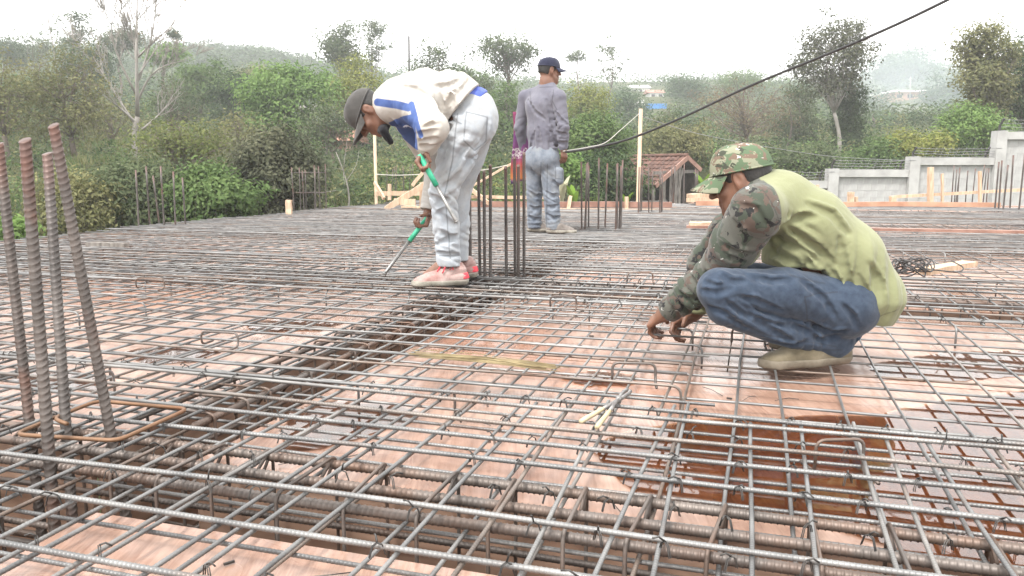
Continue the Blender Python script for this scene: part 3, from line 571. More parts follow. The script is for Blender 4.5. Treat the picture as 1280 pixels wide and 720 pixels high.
# ================================================================ formwork deck
rng = np.random.default_rng(7)
ZP = -0.10                               # top of the plywood
def m_ply():
    m, t, b = new_mat('wet film faced plywood')
    geo = t.nodes.new('ShaderNodeNewGeometry'); P = geo.outputs['Position']
    big = noise(t, 0.9, 4, .6, vec=P); mid = noise(t, 3.1, 5, .65, vec=P)
    grain = noise(t, 9, 6, .7, vec=P, stretch=(9, .7, 1, GA), dist=.6)
    c = ramp(t, mid, [(.25, (.17, .078, .048)), (.46, (.31, .18, .128)), (.6, (.38, .245, .185)), (.8, (.46, .33, .265))])
    c = mix(t, .48, c, ramp(t, grain, [(.3, (.15, .078, .054)), (.7, (.48, .34, .27))]))
    orange = ramp(t, noise(t, .55, 3, .5, vec=P), [(.53, 0.), (.63, 1.)])
    c = mix(t, mathn(t, 'MULTIPLY', orange, .6), c, (.33, .12, .045))
    oi = t.nodes.new('ShaderNodeObjectInfo')
    c = mix(t, .35, c, ramp(t, oi.outputs['Random'], [(0, (.6, .5, .45)), (1, (1, 1, 1))]), 'MULTIPLY')
    pale = ramp(t, noise(t, 6, 5, .7, vec=P), [(.55, 0.), (.75, 1.)])
    c = mix(t, mathn(t, 'MULTIPLY', pale, .2), c, (.58, .44, .36))
    t.links.new(c, b.inputs['Base Color'])
    rg = ramp(t, big, [(.38, .16), (.5, .3), (.62, .5)]); t.links.new(rg, b.inputs['Roughness']); b.inputs['Coat Weight'].default_value = .34; t.links.new(ramp(t, big, [(.36, .10), (.5, .16), (.66, .26)]), b.inputs['Coat Roughness']); b.inputs['Coat IOR'].default_value = 1.5
    b.inputs['Specular IOR Level'].default_value = .45
    bump(t, b, mathn(t, 'ADD', grain, mathn(t, 'MULTIPLY', big, 3.0)), .12, .006)
    return m
M_PLY = m_ply()
M_PLYEDGE = simple('pale plywood board', (.21, .125, .085), (.33, .215, .155), 6, .6, bmp=.2, stretch=(1, 1, 6), bdist=.003)
def m_bar(name, dark, mid, light, rust, rust_amt, rough=.42, tip=False):
    m, t, b = new_mat(name)
    geo = t.nodes.new('ShaderNodeNewGeometry'); P = geo.outputs['Position']
    c = ramp(t, noise(t, 7, 5, .6, vec=P), [(.3, dark), (.5, mid), (.7, light)])
    rf = ramp(t, noise(t, 3.3, 5, .65, vec=P), [(.62 - rust_amt, 0.), (.8 - rust_amt, 1.)])
    c = mix(t, rf, c, rust)
    if tip:
        tc = t.nodes.new('ShaderNodeTexCoord'); sp = t.nodes.new('ShaderNodeSeparateXYZ'); t.links.new(tc.outputs['Generated'], sp.inputs[0]); zz = mathn(t, 'ADD', sp.outputs[2], mathn(t, 'MULTIPLY', noise(t, 9, 3), .1)); c = mix(t, ramp(t, zz, [(.93, 0.), (1.0, .5)]), c, (.10, .037, .024))
    oi = t.nodes.new('ShaderNodeObjectInfo'); c = mix(t, .35 if tip else 1.0, c, ramp(t, oi.outputs['Random'], [(0, (.78, .78, .78)), (.5, (1, 1, 1)), (.8, (1.1, 1.09, 1.07)), (.92, (.95, .82, .73)), (1, (.78, .58, .46))]), 'MULTIPLY')
    t.links.new(c, b.inputs['Base Color'])
    b.inputs['Metallic'].default_value = .35; b.inputs['Roughness'].default_value = rough
    bump(t, b, noise(t, 260, 3, .6, vec=P), .15, .0015)
    return m
M_BAR = m_bar('grey mill scale rebar', (.095, .095, .095), (.165, .163, .16), (.24, .237, .23), (.16, .118, .094), .06)
M_RUSTY = m_bar('rusty rebar', (.078, .066, .059), (.112, .094, .083), (.165, .14, .125), (.125, .078, .056), .16, .48)
M_DARKBAR = m_bar('dark column rebar', (.048, .042, .039), (.078, .067, .061), (.12, .104, .095), (.12, .055, .035), .08, .45, True)
M_TAN = m_bar('tan rusty stirrup', (.13, .09, .06), (.20, .14, .09), (.26, .185, .125), (.19, .11, .06), .12, .55)
M_TIE = simple('black tie wire', (.035, .033, .032), (.07, .065, .06), 40, .5, .5)
M_CONC = simple('raw concrete', (.3, .29, .275), (.45, .44, .42), 4, .85, bmp=.4)

def bar_geo(p0, p1, r, near=2.4, pitch=.0085, sides=6, wob=.0058, hook0=0.0, hook1=0.0, rs=None):
    """ribbed bar with a little wander; ribs only where they can be told apart"""
    rs = rs or rng
    p0 = np.asarray(p0, float); p1 = np.asarray(p1, float); d = p1 - p0; L = np.linalg.norm(d); d = d / L
    cams = np.array([0, 0, CAM_Z]); s0 = np.dot(cams - p0, d); perp = np.linalg.norm(p0 + d * s0 - cams)
    s = list(np.linspace(0, L, max(3, int(L / .45) + 1))); rib = {}
    if near and perp < near:
        half = math.sqrt(near * near - perp * perp); a, b_ = max(0, s0 - half), min(L, s0 + half)
        if b_ - a > .05:
            k = np.arange(a, b_, pitch)
            st = np.concatenate([k, k + pitch * .55, k + pitch * .7, k + pitch * .85]); fl = np.concatenate([np.zeros(len(k)), np.zeros(len(k)), np.ones(len(k)), np.zeros(len(k))])
            o = np.argsort(st); st, fl = st[o], fl[o]
            s = np.array(s); keep = (s < a - .01) | (s > b_ + .01)
            st = np.concatenate([s[keep], st]); fl = np.concatenate([np.zeros(keep.sum()), fl]); o = np.argsort(st); S, FL = st[o], fl[o]
        else: S, FL = np.array(s), np.zeros(len(s))
    else: S, FL = np.array(s), np.zeros(len(s))
    side = np.cross(d, [0, 0, 1.0]); side /= np.linalg.norm(side) + 1e-9
    w1 = wob * (np.sin(S * rs.uniform(1.2, 2.4) + rs.uniform(0, 6.3)) + .5 * np.sin(S * rs.uniform(3, 5) + rs.uniform(0, 6.3)))
    w2 = .35 * wob * np.sin(S * rs.uniform(1.5, 4) + rs.uniform(0, 6.3))
    P = p0 + d * S[:, None] + side * w1[:, None] + np.array([0, 0, 1.0]) * w2[:, None]
    rad = r * (1 + .16 * FL)
    if hook0:
        c = bend([P[0] + [0, 0, -hook0], P[0], P[0] + d * .08], .03, 4)[:-1]; c = c - d * .0
        P = np.concatenate([c, P[P @ d > (P[0] @ d + .075)]]); rad = np.concatenate([np.full(len(c), r), rad[-(len(P) - len(c)):]])
    if hook1:
        m_ = P @ d < (P[-1] @ d - .075)
        c = bend([P[-1] - d * .08, P[-1], P[-1] + [0, 0, -hook1]], .03, 4)[1:]
        P = np.concatenate([P[m_], c]); rad = np.concatenate([rad[m_], np.full(len(c), r)])
    return tube_np(P, rad, sides)

U0, U1 = 0.15, 17.6
VL, VR = -6.45, 9.2
BU = [1.40, 4.30, 7.50, 10.80, 14.0, 17.2]         # beams across
BV = [-6.30, -1.45, 3.80, 8.9]                      # beams running away
BW = .145                                           # half width of a beam trough
def visible_u(u, v):                               # skip what lies behind the camera
    p = G(u, v); return p[1] > .3
# --- plywood sheets between the troughs
deck = thing('formwork_deck', G(3, 0, ZP), 'brown plywood formwork deck under all the steel bars, wet in places', 'formwork')
edges_u = [(U0 - 1.6, BU[0] - BW)] + [(BU[i] + BW, BU[i+1] - BW) for i in range(len(BU) - 1)] + [(BU[-1] + BW, U1)]
edges_v = [(VL, BV[0] - BW)] + [(BV[i] + BW, BV[i+1] - BW) for i in range(len(BV) - 1)] + [(BV[-1] + BW, VR)]
AX = np.array([[SA, CA, 0], [CA, -SA, 0], [0, 0, 1.0]])    # box axes: u, v, z
for (ua, ub) in edges_u:
    if ub - ua < .02: continue
    for (va, vb) in edges_v:
        if vb - va < .02: continue
        if va < BV[1] and ua > 14.1 and vb < 0: continue
        nu = max(1, round((ub - ua) / 1.25)); nv = max(1, round((vb - va) / 2.44))
        off = rng.uniform(0, 1)
        for i in range(nu):
            cuts = [va + (vb - va) * (k + (.5 if i % 2 else 0)) / nv for k in range(nv + 1)]
            cuts = [c for c in cuts if va < c < vb]; cuts = [va] + cuts + [vb]
            for a, b_ in zip(cuts[:-1], cuts[1:]):
                if b_ - a < .05: continue
                x0, x1 = ua + (ub - ua) * i / nu + .0015, ua + (ub - ua) * (i + 1) / nu - .0015
                mb = MB(); mb.box(G((x0 + x1) / 2, (a + b_) / 2, ZP - .007 - rng.uniform(0, .0035)), (x1 - x0 - .002, b_ - a - .005, .014), AX)
                link('plywood_sheet', mb.mesh('plywood_sheet'), M_PLY, deck)
# --- trough sides and bottoms
TD = .34
def trough_u(u, va, vb):
    for sgn in (-1, 1):
        mb = MB(); mb.box(G(u + sgn * (BW + .009), (va + vb) / 2, ZP - .016 - TD / 2), (.018, vb - va, TD), AX)
        link('beam_side_board', mb.mesh('beam_side_board'), M_PLYEDGE, deck)
    mb = MB(); mb.box(G(u, (va + vb) / 2, ZP - TD - .03), (2 * BW + .08, vb - va, .02), AX)
    link('beam_bottom_board', mb.mesh('beam_bottom_board'), M_PLYEDGE, deck)
def trough_v(v, ua, ub):
    for sgn in (-1, 1):
        mb = MB(); mb.box(G((ua + ub) / 2, v + sgn * (BW + .009), ZP - .016 - TD / 2), (ub - ua, .018, TD), AX)
        link('beam_side_board', mb.mesh('beam_side_board'), M_PLYEDGE, deck)
    mb = MB(); mb.box(G((ua + ub) / 2, v, ZP - TD - .033), (ub - ua, 2 * BW + .08, .02), AX)
    link('beam_bottom_board', mb.mesh('beam_bottom_board'), M_PLYEDGE, deck)
for u in BU:
    for i in range(len(BV) - 1):
        if u > 14.1 and BV[i] < -2: continue
        trough_u(u, BV[i] + BW + .02, BV[i+1] - BW - .02)
for v in BV:
    us = [U0 - 1.2] + BU
    for a, b_ in zip(us[:-1], us[1:]):
        if b_ > 14.2 and v < -2: continue
        trough_v(v, a + BW + .02, b_ - BW - .02)
# edge boards along the left side and joists under the deck
mb = MB(); mb.box(G((U0 + 14.2) / 2, VL - .02, ZP - .1), (14.2 - U0, .03, .32), AX); link('edge_board', mb.mesh('edge_board'), M_PLYEDGE, deck)
mb = MB(); mb.box(G(14.25, (VL - 1.3) / 2, ZP - .1), (.03, -1.3 - VL, .3), AX); link('edge_board', mb.mesh('edge_board'), M_PLYEDGE, deck)

# ================================================================ reinforcement mats
def in_view(p0, p1):
    for t in np.linspace(0, 1, 25):
        p = p0 + (p1 - p0) * t
        y = p[1] * math.cos(PITCH) - (p[2] - CAM_Z) * math.sin(PITCH)
        if y < .25: continue
        zz = p[1] * math.sin(PITCH) + (p[2] - CAM_Z) * math.cos(PITCH)
        px, py = p[0] / y * F_PX, -zz / y * F_PX
        if abs(px) < 680 and abs(py) < 400: return True
    return False
class Mat:
    def __init__(s, label, loc, cat='rebar mat', grp=None, name='rebar_mat'):
        s.root = thing(name, loc, label, cat, grp); s.items = []
    def add(s, p0, p1, r, m=None, **kw):
        p0, p1 = np.asarray(p0, float), np.asarray(p1, float)
        if in_view(p0, p1): 
            d = min(np.linalg.norm(p0 + (p1 - p0) * t - [0, 0, CAM_Z]) for t in np.linspace(0, 1, 15))
            s.items.append((d, p0, p1, r, m or M_BAR, kw))
    def build(s, limit=290):
        s.items.sort(key=lambda k: k[0]); rest = MB()
        for i, (d, p0, p1, r, m, kw) in enumerate(s.items):
            V, Q, T = bar_geo(p0, p1, r, sides=6 if d < 4 else 5, near=2.3, **kw)
            if i < limit: link('rebar', mesh_np('rebar', V, Q, True, T), m, s.root)
            else: rest.add(V, Q, T)
        if rest.n: link('rebar_remainder', rest.mesh('rebar_remainder', True), M_BAR, s.root, kind='stuff')
ZB, ZT = ZP + .03, -.010
r10, r12 = .0044, .0053
def split_v(u, va, vb, z, r, mat_, **kw):            # a line of lapped bars across
    mat_.add(G(u, va, z), G(u, vb, z), r, **kw)
# lower mat
low = Mat('lower grid of thin grey steel bars lying just above the plywood across the whole deck', G(3, 0, ZP))
for u in np.arange(.42, 14.1, .15):
    j = rng.normal(0, .012); uu = u + j
    if any(abs(uu - b) < .05 for b in BU): continue
    low.add(G(uu, VL + .05, ZB), G(uu + rng.normal(0, .03), VR - .1, ZB), r10)
for v in np.arange(VL + .12, VR, .15):
    if any(abs(v - b) < .05 for b in BV): continue
    j = rng.normal(0, .012); low.add(G(.12, v + j, ZB + .0105), G(14.1 if v < 0 else 13.3, v + j + rng.normal(0, .04), ZB + .0105), r10)
low.build(290)
ground_ties = MB()
def knots(root, us, vs):
    mb = MB(); n = 0
    for u, z in us:
        for v in vs:
            p = G(u, v, z); d = np.linalg.norm(p - [0, 0, CAM_Z])
            if d > 4.4 or p[1] < .6 or rng.random() > .62: continue
            p = p + G(rng.normal(0, .008), rng.normal(0, .008)); a = rng.choice([-1, 1]) * .785 + rng.normal(0, .15); e = G(math.cos(a), math.sin(a)) * .014; q = np.array([0, 0, .0095])
            for o in (-.0016, .0016):
                w = np.array([-e[1], e[0], 0]) / .014 * o; mb.tube(np.array([p - e - q * 1.5 + w, p - e * .6 + q * .5 + w, p + q + w, p + e * .6 + q * .5 + w, p + e - q * 1.5 + w]), .0011, 4, cap=False)
            t = np.array([rng.normal(0, 1), rng.normal(0, 1), .6]); t = t / np.linalg.norm(t) * rng.uniform(.012, .03); mb.tube(np.array([p + q, p + q * 1.1 + t * .5, p + q * .8 + t + [0, 0, -.006]]), .0018, 4)
    if mb.n: link('tie_wire', mb.mesh('tie_wire', True), M_TIE, root, kind='stuff')
def top_across(u0, lo, hi, label, vmax=VR - .1, hook=.35, thick=r12, dens=.15):
    """upper mat over a beam that runs across: short bars along u, long bars along v"""
    mt = Mat(label, G(u0, 0, ZT))
    for v in np.arange(VL + .17, vmax, dens):
        a, b_ = lo + rng.normal(0, .05), hi + rng.normal(0, .05)
        vv = v + rng.normal(0, .02)
        mt.add(G(a, vv, ZT), G(b_, vv + rng.normal(0, .03), ZT), r10, hook0=.085 if rng.random() < hook else 0, hook1=.085 if rng.random() < hook * .6 else 0)
    us = list(np.arange(lo + .06, hi, .14)) + [hi - .03, lo + .03]
    for u in us:
        if abs(u - u0) < .03: continue
        uu = u + rng.normal(0, .01); mt.add(G(uu, VL + .05, ZT + .011), G(uu + rng.normal(0, .03), vmax, ZT + .011), thick)
    mt.build(290)
    if u0 < 5: knots(mt.root, [ (u, ZT + .011) for u in us], np.arange(VL + .17, vmax, dens))
    return mt
def top_along(v0, lo, hi, ua, ub, label, dens=.15):
    mt = Mat(label, G(max(ua, 2), v0, ZT))
    for u in np.arange(ua, ub, dens):
        uu = u + rng.normal(0, .014)
        mt.add(G(uu, lo + rng.normal(0, .04), ZT - .001), G(uu + rng.normal(0, .02), hi + rng.normal(0, .04), ZT - .001), r10, hook0=.085 if rng.random() < .2 else 0, hook1=.085 if rng.random() < .25 else 0)
    for v in np.arange(lo + .08, hi, .15):
        vv = v + rng.normal(0, .01); mt.add(G(ua - .1, vv, ZT - .012), G(ub, vv + rng.normal(0, .02), ZT - .012), r10)
    mt.build(290); return mt
top_across(BU[0], .62, 2.02, 'upper mat of silvery ribbed bars over the open beam trough nearest the camera', dens=.112)
top_across(BU[1], 3.55, 4.95, 'upper rebar mat over the beam where the bent man stands', hook=.55)
top_across(BU[2], 6.55, 8.45, 'upper rebar mat under the feet of the standing man in the grey shirt', hook=.8)
top_across(BU[3], 9.9, 11.7, 'upper rebar mat over the far beam in front of the tiled shed', hook=.5)
top_across(BU[4], 13.0, 14.1, 'farthest upper rebar mat along the end of the deck', hook=.3)
top_along(BV[1], -2.7, -.16, 2.12, 13.0, 'upper rebar mat following the beam that runs from the left column to the shed')
top_along(BV[0], -6.4, -4.9, 2.1, 13.0, 'upper rebar mat along the bushy left edge of the deck')
top_along(BV[2], 2.7, 4.9, 2.1, 13.0, 'upper rebar mat on the right side of the deck before the block wall')

top_along(-3.85, -5.0, -2.75, 2.1, 10.6, 'upper rebar mat filling the left bay between the front column and the bushes')

# ================================================================ beam cages
def stirrup_pts(c, ax_w, w, h):
    c = np.asarray(c, float); ax = np.asarray(ax_w, float); z = np.array([0, 0, 1.0])
    q = [c + ax * w/2 + z * 0, c - ax * w/2, c - ax * w/2 - z * h, c + ax * w/2 - z * h, c + ax * w/2 + z * 0, c + ax * (w/2 - .05) - z * .035]
    q[0] = c + ax * w/2
    return bend([c + ax * (w/2 - .045) - z * .05, c + ax * w/2] + q[1:4] + [c + ax * w/2 + z * .004, c + ax * (w/2 - .06) - z * .03], .022, 3)
def cage(label, line, along_u, a, b, pitch, w=.225, h=.33, ztop=-.022, nb=290, rb=.0095):
    root = thing('beam_cage', G(a, line, -.2) if along_u else G(line, max(a, -1), -.2), label, 'rebar cage')
    D = (lambda s, o, z: G(s, line + o, z)) if along_u else (lambda s, o, z: G(line + o, s, z))
    for o, z, rr in ((-w/2 + .018, ztop - .016, rb), (w/2 - .018, ztop - .016, rb), (0, ztop - .016, rb), (-w/2 + .018, ztop - h + .02, rb), (w/2 - .018, ztop - h + .02, rb), (-w/2 + .02, ztop - h * .5, rb * .7), (w/2 - .02, ztop - h * .5, rb * .7), (.06, ztop - h + .02, rb)):
        p0, p1 = D(a, o, z), D(b, o + rng.normal(0, .006), z)
        if not in_view(p0, p1): continue
        V, Q, T = bar_geo(p0, p1, rr, near=2.3, pitch=.012, sides=8)
        link('main_bar', mesh_np('main_bar', V, Q, True, T), M_RUSTY, root)
    axw = G(0, 1) if along_u else G(1, 0); n = 0; me = None; rest = MB()
    for s in np.arange(a + .05, b, pitch):
        s = s + rng.normal(0, .012); c = D(s, 0, ztop)
        if not in_view(c, c + [0, 0, -.3]): continue
        if me is None:
            V, Q, T = tube_np(stirrup_pts((0, 0, 0), axw, w, h), .0042, 6); me = mesh_np('stirrup', V, Q, True, T); me.materials.append(M_RUSTY)
        o = bpy.data.objects.new('stirrup', me); COL.objects.link(o); o.parent = root
        o.location = Vector([float(q) for q in c]) - root.location; o.rotation_euler = (0, 0, rng.normal(0, .05)); n += 1
    return root
cage('rusty beam cage with square stirrups in the open trough at the front', BU[0], False, -3.4, 4.2, .145, rb=.0105)
cage('beam cage in the trough running away from the front left column', BV[1], True, 1.62, 7.3, .13)
cage('beam cage in the trough below the bent man and the crouching man', BU[1], False, -6.2, 8.5, .15)
cage('beam cage in the trough running on from the middle column to the shed', BV[1], True, 7.7, 13.8, .16)
cage('beam cage in the trough passing below the standing man', BU[2], False, -6.2, 8.5, .18)
cage('beam cage in the right hand trough behind the crouching man', BV[2], True, 2.4, 13.0, .18)

# ================================================================ column starter bars
def lean_bar(p, q, r, near=True, pitch=.015):
    """upright deformed bar with slanting crescent ribs"""
    p, q = np.asarray(p, float), np.asarray(q, float); L = np.linalg.norm(q - p)
    if not near:
        n = max(3, int(L / .15)); t = np.linspace(0, 1, n)[:, None]; P = p + (q - p) * t
        return tube_np(P, r, 6)
    k = np.arange(0, L, pitch); st = np.concatenate([k, k + pitch * .38, k + pitch * .5, k + pitch * .62]); fl = np.concatenate([0 * k, 0 * k + .1, 0 * k + 1, 0 * k + .1])
    o = np.argsort(st); st, fl = st[o], fl[o]; m_ = st < L - .004; st, fl = st[m_], fl[m_]
    sides = 12; th = np.arange(sides) * 2 * math.pi / sides
    P = p + (q - p) / L * st[:, None]
    cres = np.abs(np.sin(th)) ** .6
    rad = r * (1 + .15 * fl[:, None] * cres[None, :]) * (1 + .0 * th[None, :])
    rad = np.maximum(rad, r * (1 + .1 * (np.abs(np.cos(th))[None, :] > .98)))     # the two long seams
    ring = np.broadcast_to((np.cos(th) * r * .75)[None, :], rad.shape)
    return tube_np(P, rad, sides, ring=ring)
def column(label, bars, r, near, m=M_DARKBAR, grp=None, ties=()):
    c = np.mean([b[0] for b in bars], 0)
    root = thing('column_rebar', (c[0], c[1], 0), label, 'rebar cluster', grp)
    for p, q in bars:
        V, Q, T = lean_bar(p, q, r, near); link('rebar', mesh_np('rebar', V, Q, True, T), m, root)
    for z in ties:
        pts = [np.array([b[0][0] + (b[1][0] - b[0][0]) * (z - b[0][2]) / (b[1][2] - b[0][2]), b[0][1] + (b[1][1] - b[0][1]) * (z - b[0][2]) / (b[1][2] - b[0][2]), z]) for b in bars]
        cc = np.mean(pts, 0); pts.sort(key=lambda p_: math.atan2(p_[1] - cc[1], p_[0] - cc[0])); V, Q, T = tube_np(np.array(pts), .005, 5, closed=True)
        link('stirrup', mesh_np('stirrup', V, Q, True, T), m, root)
    return root
def pxbar(bx, by, tx, ty, z0=-.02, lean=0.0):
    """bar whose foot is on the level z0 at pixel bx,by; top seen at tx,ty, leaning away by lean metres"""
    b = at_z(bx, by, z0); t = at_y(tx, ty, b[1] + lean); d = (b - t) / np.linalg.norm(b - t)
    return (b + d * .42, t)
column('four thick rust topped ribbed bars rising through the mat at the left front', [pxbar(37, 530, -2, 178, -.02, .18), pxbar(62, 577, 31, 172, -.02, .12), pxbar(83, 541, 59, 190, -.02, .2), pxbar(139, 545, 66, 153, -.02, .1)], .0118, True)
# the cluster beside the bent man
cl = [(588, 350, 587, 232), (600, 347, 598, 208), (606, 350, 605, 213), (613, 349, 613, 205), (633, 347, 632, 207), (644, 346, 643, 196), (648, 349, 648, 205), (655, 347, 655, 190)]
column('eight dark ribbed column bars standing beside the bent man in pale jeans', [pxbar(a, b_ , c, d) for a, b_, c, d in cl], .0088, True, grp=None)
def cluster(px, py, top, label, n=8, w=.26, r=.0085, z0=-.02, jit=.06, ties=(), grp=None, sx=None):
    c = at_z(px, py, z0); bars = []
    k = 0
    for i, (du, dv) in enumerate([(-1, -1), (-1, 1), (1, 1), (1, -1), (0, -1), (0, 1), (-1, 0), (1, 0), (-.4, -1), (.4, 1)][:n]):
        p = c + G(du * w / 2, dv * (sx or w) / 2); t = at_y(px, top, c[1])
        q = p + np.array([rng.normal(0, .02), rng.normal(0, .02), (t[2] - c[2]) * (1 - rng.uniform(0, .22))])
        bars.append((p - [0, 0, .2], q))
    column(label, bars, r, False, M_DARKBAR, grp, ties)
cluster(752, 288, 190, 'dark starter bars of the column right of the standing man', 10, .34, .010)
cluster(813, 267, 203, 'dark starter bars standing in front of the tiled shed roof', 8, .3, .0095)
cluster(855, 255, 203, 'dark starter bars at the far right end of the tiled shed', 8, .42, .011)
cluster(203, 283, 205, 'dark starter bars of the column at the left bushes', 6, .34, .0095)
cluster(388, 263, 203, 'starter bars tied with rings at the left far edge of the deck', 8, .34, .009, ties=(.25, .55))
cluster(500, 248, 203, 'thin starter bars behind the timber braces left of the bent man', 8, .42, .0085)
cluster(1211, 251, 203, 'dark starter bars in front of the middle of the block wall', 9, .5, .011)
cluster(1268, 263, 193, 'tall dark starter bars at the right edge of the picture before the wall', 8, .42, .012)
# ================================================================ people
class SDF:
    def __init__(s, lo, hi, h):
        s.lo = np.array(lo, np.float32); s.h = h; s.n = np.ceil((np.array(hi) - s.lo) / h).astype(int) + 1
        s.ax = [s.lo[i] + h * np.arange(s.n[i], dtype=np.float32) for i in range(3)]; s.D = np.full(s.n, .5, np.float32)
    def win(s, lo, hi):
        sl = []
        for i in range(3):
            a = max(0, int((lo[i] - s.lo[i]) / s.h)); b = min(s.n[i], int((hi[i] - s.lo[i]) / s.h) + 2); sl.append(slice(a, max(a, b)))
        return tuple(sl), s.ax[0][sl[0]][:, None, None], s.ax[1][sl[1]][None, :, None], s.ax[2][sl[2]][None, None, :]
    def put(s, sl, d, k, sub=False):
        A = s.D[sl]
        if A.size == 0: return
        if sub:
            d = -d; h = np.maximum(k - np.abs(A - d), 0) / max(k, 1e-6); s.D[sl] = np.maximum(A, d) + h * h * k * .25
        else:
            h = np.maximum(k - np.abs(A - d), 0) / max(k, 1e-6); s.D[sl] = np.minimum(A, d) - h * h * k * .25
    def cone(s, a, b, ra, rb, k=.02, asp=1.0, axis=None, sub=False):
        a, b = np.asarray(a, np.float32), np.asarray(b, np.float32); m = max(ra, rb) * max(1, asp) + k + 4 * s.h
        sl, X, Y, Z = s.win(np.minimum(a, b) - m, np.maximum(a, b) + m)
        x, y, z = X - a[0], Y - a[1], Z - a[2]; e = b - a
        if asp != 1.0:
            q = np.asarray(axis, np.float32); q = q / np.linalg.norm(q); f = 1 / asp - 1; dt = (x * q[0] + y * q[1] + z * q[2]) * f
            x, y, z = x + dt * q[0], y + dt * q[1], z + dt * q[2]; e = e + q * (np.dot(e, q) * f)
        L = float(np.dot(e, e)) + 1e-9; t = np.clip((x * e[0] + y * e[1] + z * e[2]) / L, 0, 1)
        d = np.sqrt((x - t * e[0]) ** 2 + (y - t * e[1]) ** 2 + (z - t * e[2]) ** 2) - (ra + (rb - ra) * t)
        s.put(sl, d, k, sub); return s
    def chain(s, pts, rs, k=.02, **kw):
        for i in range(len(pts) - 1): s.cone(pts[i], pts[i+1], rs[i], rs[i+1], k, **kw)
        return s
    def ell(s, c, r, M=None, k=.015, sub=False):
        c = np.asarray(c, np.float32); M = np.eye(3) if M is None else np.asarray(M); m = max(r) + k + 4 * s.h
        sl, X, Y, Z = s.win(c - m, c + m); x, y, z = X - c[0], Y - c[1], Z - c[2]
        l = [(x * M[i][0] + y * M[i][1] + z * M[i][2]) for i in range(3)]
        k0 = np.sqrt(sum((l[i] / r[i]) ** 2 for i in range(3))); k1 = np.sqrt(sum((l[i] / r[i] ** 2) ** 2 for i in range(3))) + 1e-6
        s.put(sl, k0 * (k0 - 1) / k1, k, sub); return s
    def fold(s, c, rad, dr, wl, amp, ph=0.0, seed=0):
        """cloth wrinkles: broken ridges along dr, fading out with distance from c"""
        c = np.asarray(c, np.float32); dr = np.asarray(dr, np.float32); dr = dr / np.linalg.norm(dr); sl, X, Y, Z = s.win(c - rad, c + rad)
        x, y, z = X - c[0], Y - c[1], Z - c[2]; w = np.clip(1 - (x * x + y * y + z * z) / rad ** 2, 0, 1)
        u = x * dr[0] + y * dr[1] + z * dr[2]; g = 1.0 / wl
        q = np.sin(x * .55 * g + seed) + np.sin(z * .5 * g + 1.7 * seed) + np.sin(y * .6 * g + .6 * seed) + .6 * np.sin((x + z) * 1.1 * g + 2 * seed)
        m = np.clip(.55 + .75 * np.sin(x * .38 * g + 2.1 * seed + 1.3 * np.sin(z * .3 * g)) * np.sin(y * .45 * g + seed + np.sin(x * .35 * g)) + .35 * np.sin(z * .33 * g + 3 * seed), 0, 1.25)
        f = np.abs(np.sin(u * (2.9 / wl) + .95 * q + ph)); f = 1.9 * f ** .8 - 1.15
        f2 = 1.6 * np.abs(np.sin(u * (6.3 / wl) + 1.5 * q + 1.1 + ph)) - .9
        s.D[sl] -= amp * 1.25 * w * m * (f + .28 * f2); return s
    def cut(s, p, n, k=.004):
        """take away everything on the side n points to"""
        p, n = np.asarray(p, np.float32), np.asarray(n, np.float32); n = n / np.linalg.norm(n)
        d = (s.ax[0][:, None, None] - p[0]) * n[0] + (s.ax[1][None, :, None] - p[1]) * n[1] + (s.ax[2][None, None, :] - p[2]) * n[2]
        s.D = np.maximum(s.D, d); return s
    def cut_wedge(s, planes):
        """take away the part that lies beyond every one of the planes"""
        m = None
        for p, n in planes:
            p, n = np.asarray(p, np.float32), np.asarray(n, np.float32); n = n / np.linalg.norm(n)
            d = (s.ax[0][:, None, None] - p[0]) * n[0] + (s.ax[1][None, :, None] - p[1]) * n[1] + (s.ax[2][None, None, :] - p[2]) * n[2]
            m = d if m is None else np.minimum(m, d)
        s.D = np.maximum(s.D, m); return s
    def hit(s, px, py):
        """where a sight line first meets the cloth"""
        d = ray(px, py); y0, y1 = s.ax[1][0], s.ax[1][-1]; Y = np.arange(y0, y1, s.h * .4); P = np.array([0, 0, CAM_Z]) + d[None] * (Y / d[1])[:, None]
        I = np.round((P - s.lo) / s.h).astype(int); ok = np.all((I >= 0) & (I < s.n), 1); v = np.full(len(Y), 1.0); v[ok] = s.D[I[ok, 0], I[ok, 1], I[ok, 2]]; k = np.argmax(v < 0)
        return P[k] if v[k] < 0 else None
    def creases(s, lines, r=.008, k=.014, off=.0025, ridge=4.0):
        """sharp folds in the cloth: a valley with a raised lip above it"""
        for ln in lines:
            n = []
            for (a, b), (c, d) in zip(ln[:-1], ln[1:]): n += [(a + (c - a) * t, b + (d - b) * t) for t in (0, .34, .67)]
            n.append(ln[-1]); A = [s.hit(*q) for q in n]; B = [s.hit(q[0] + ridge * .3, q[1] - ridge) for q in n]; m = len(n)
            for X, sg in ((B, 0), (A, 1)):
                for i in range(m - 1):
                    if X[i] is None or X[i + 1] is None or np.linalg.norm(X[i] - X[i + 1]) > .12: continue
                    w = [math.sin(math.pi * (.12 + .76 * j / (m - 1))) for j in (i, i + 1)]
                    d0 = unit(X[i] - [0, 0, CAM_Z])
                    if sg: s.cone(X[i] - d0 * off, X[i + 1] - d0 * off, r * w[0], r * w[1], k, sub=True)
                    else: s.cone(X[i] + d0 * r * .55, X[i + 1] + d0 * r * .55, r * w[0], r * w[1], k * .8)
        return s
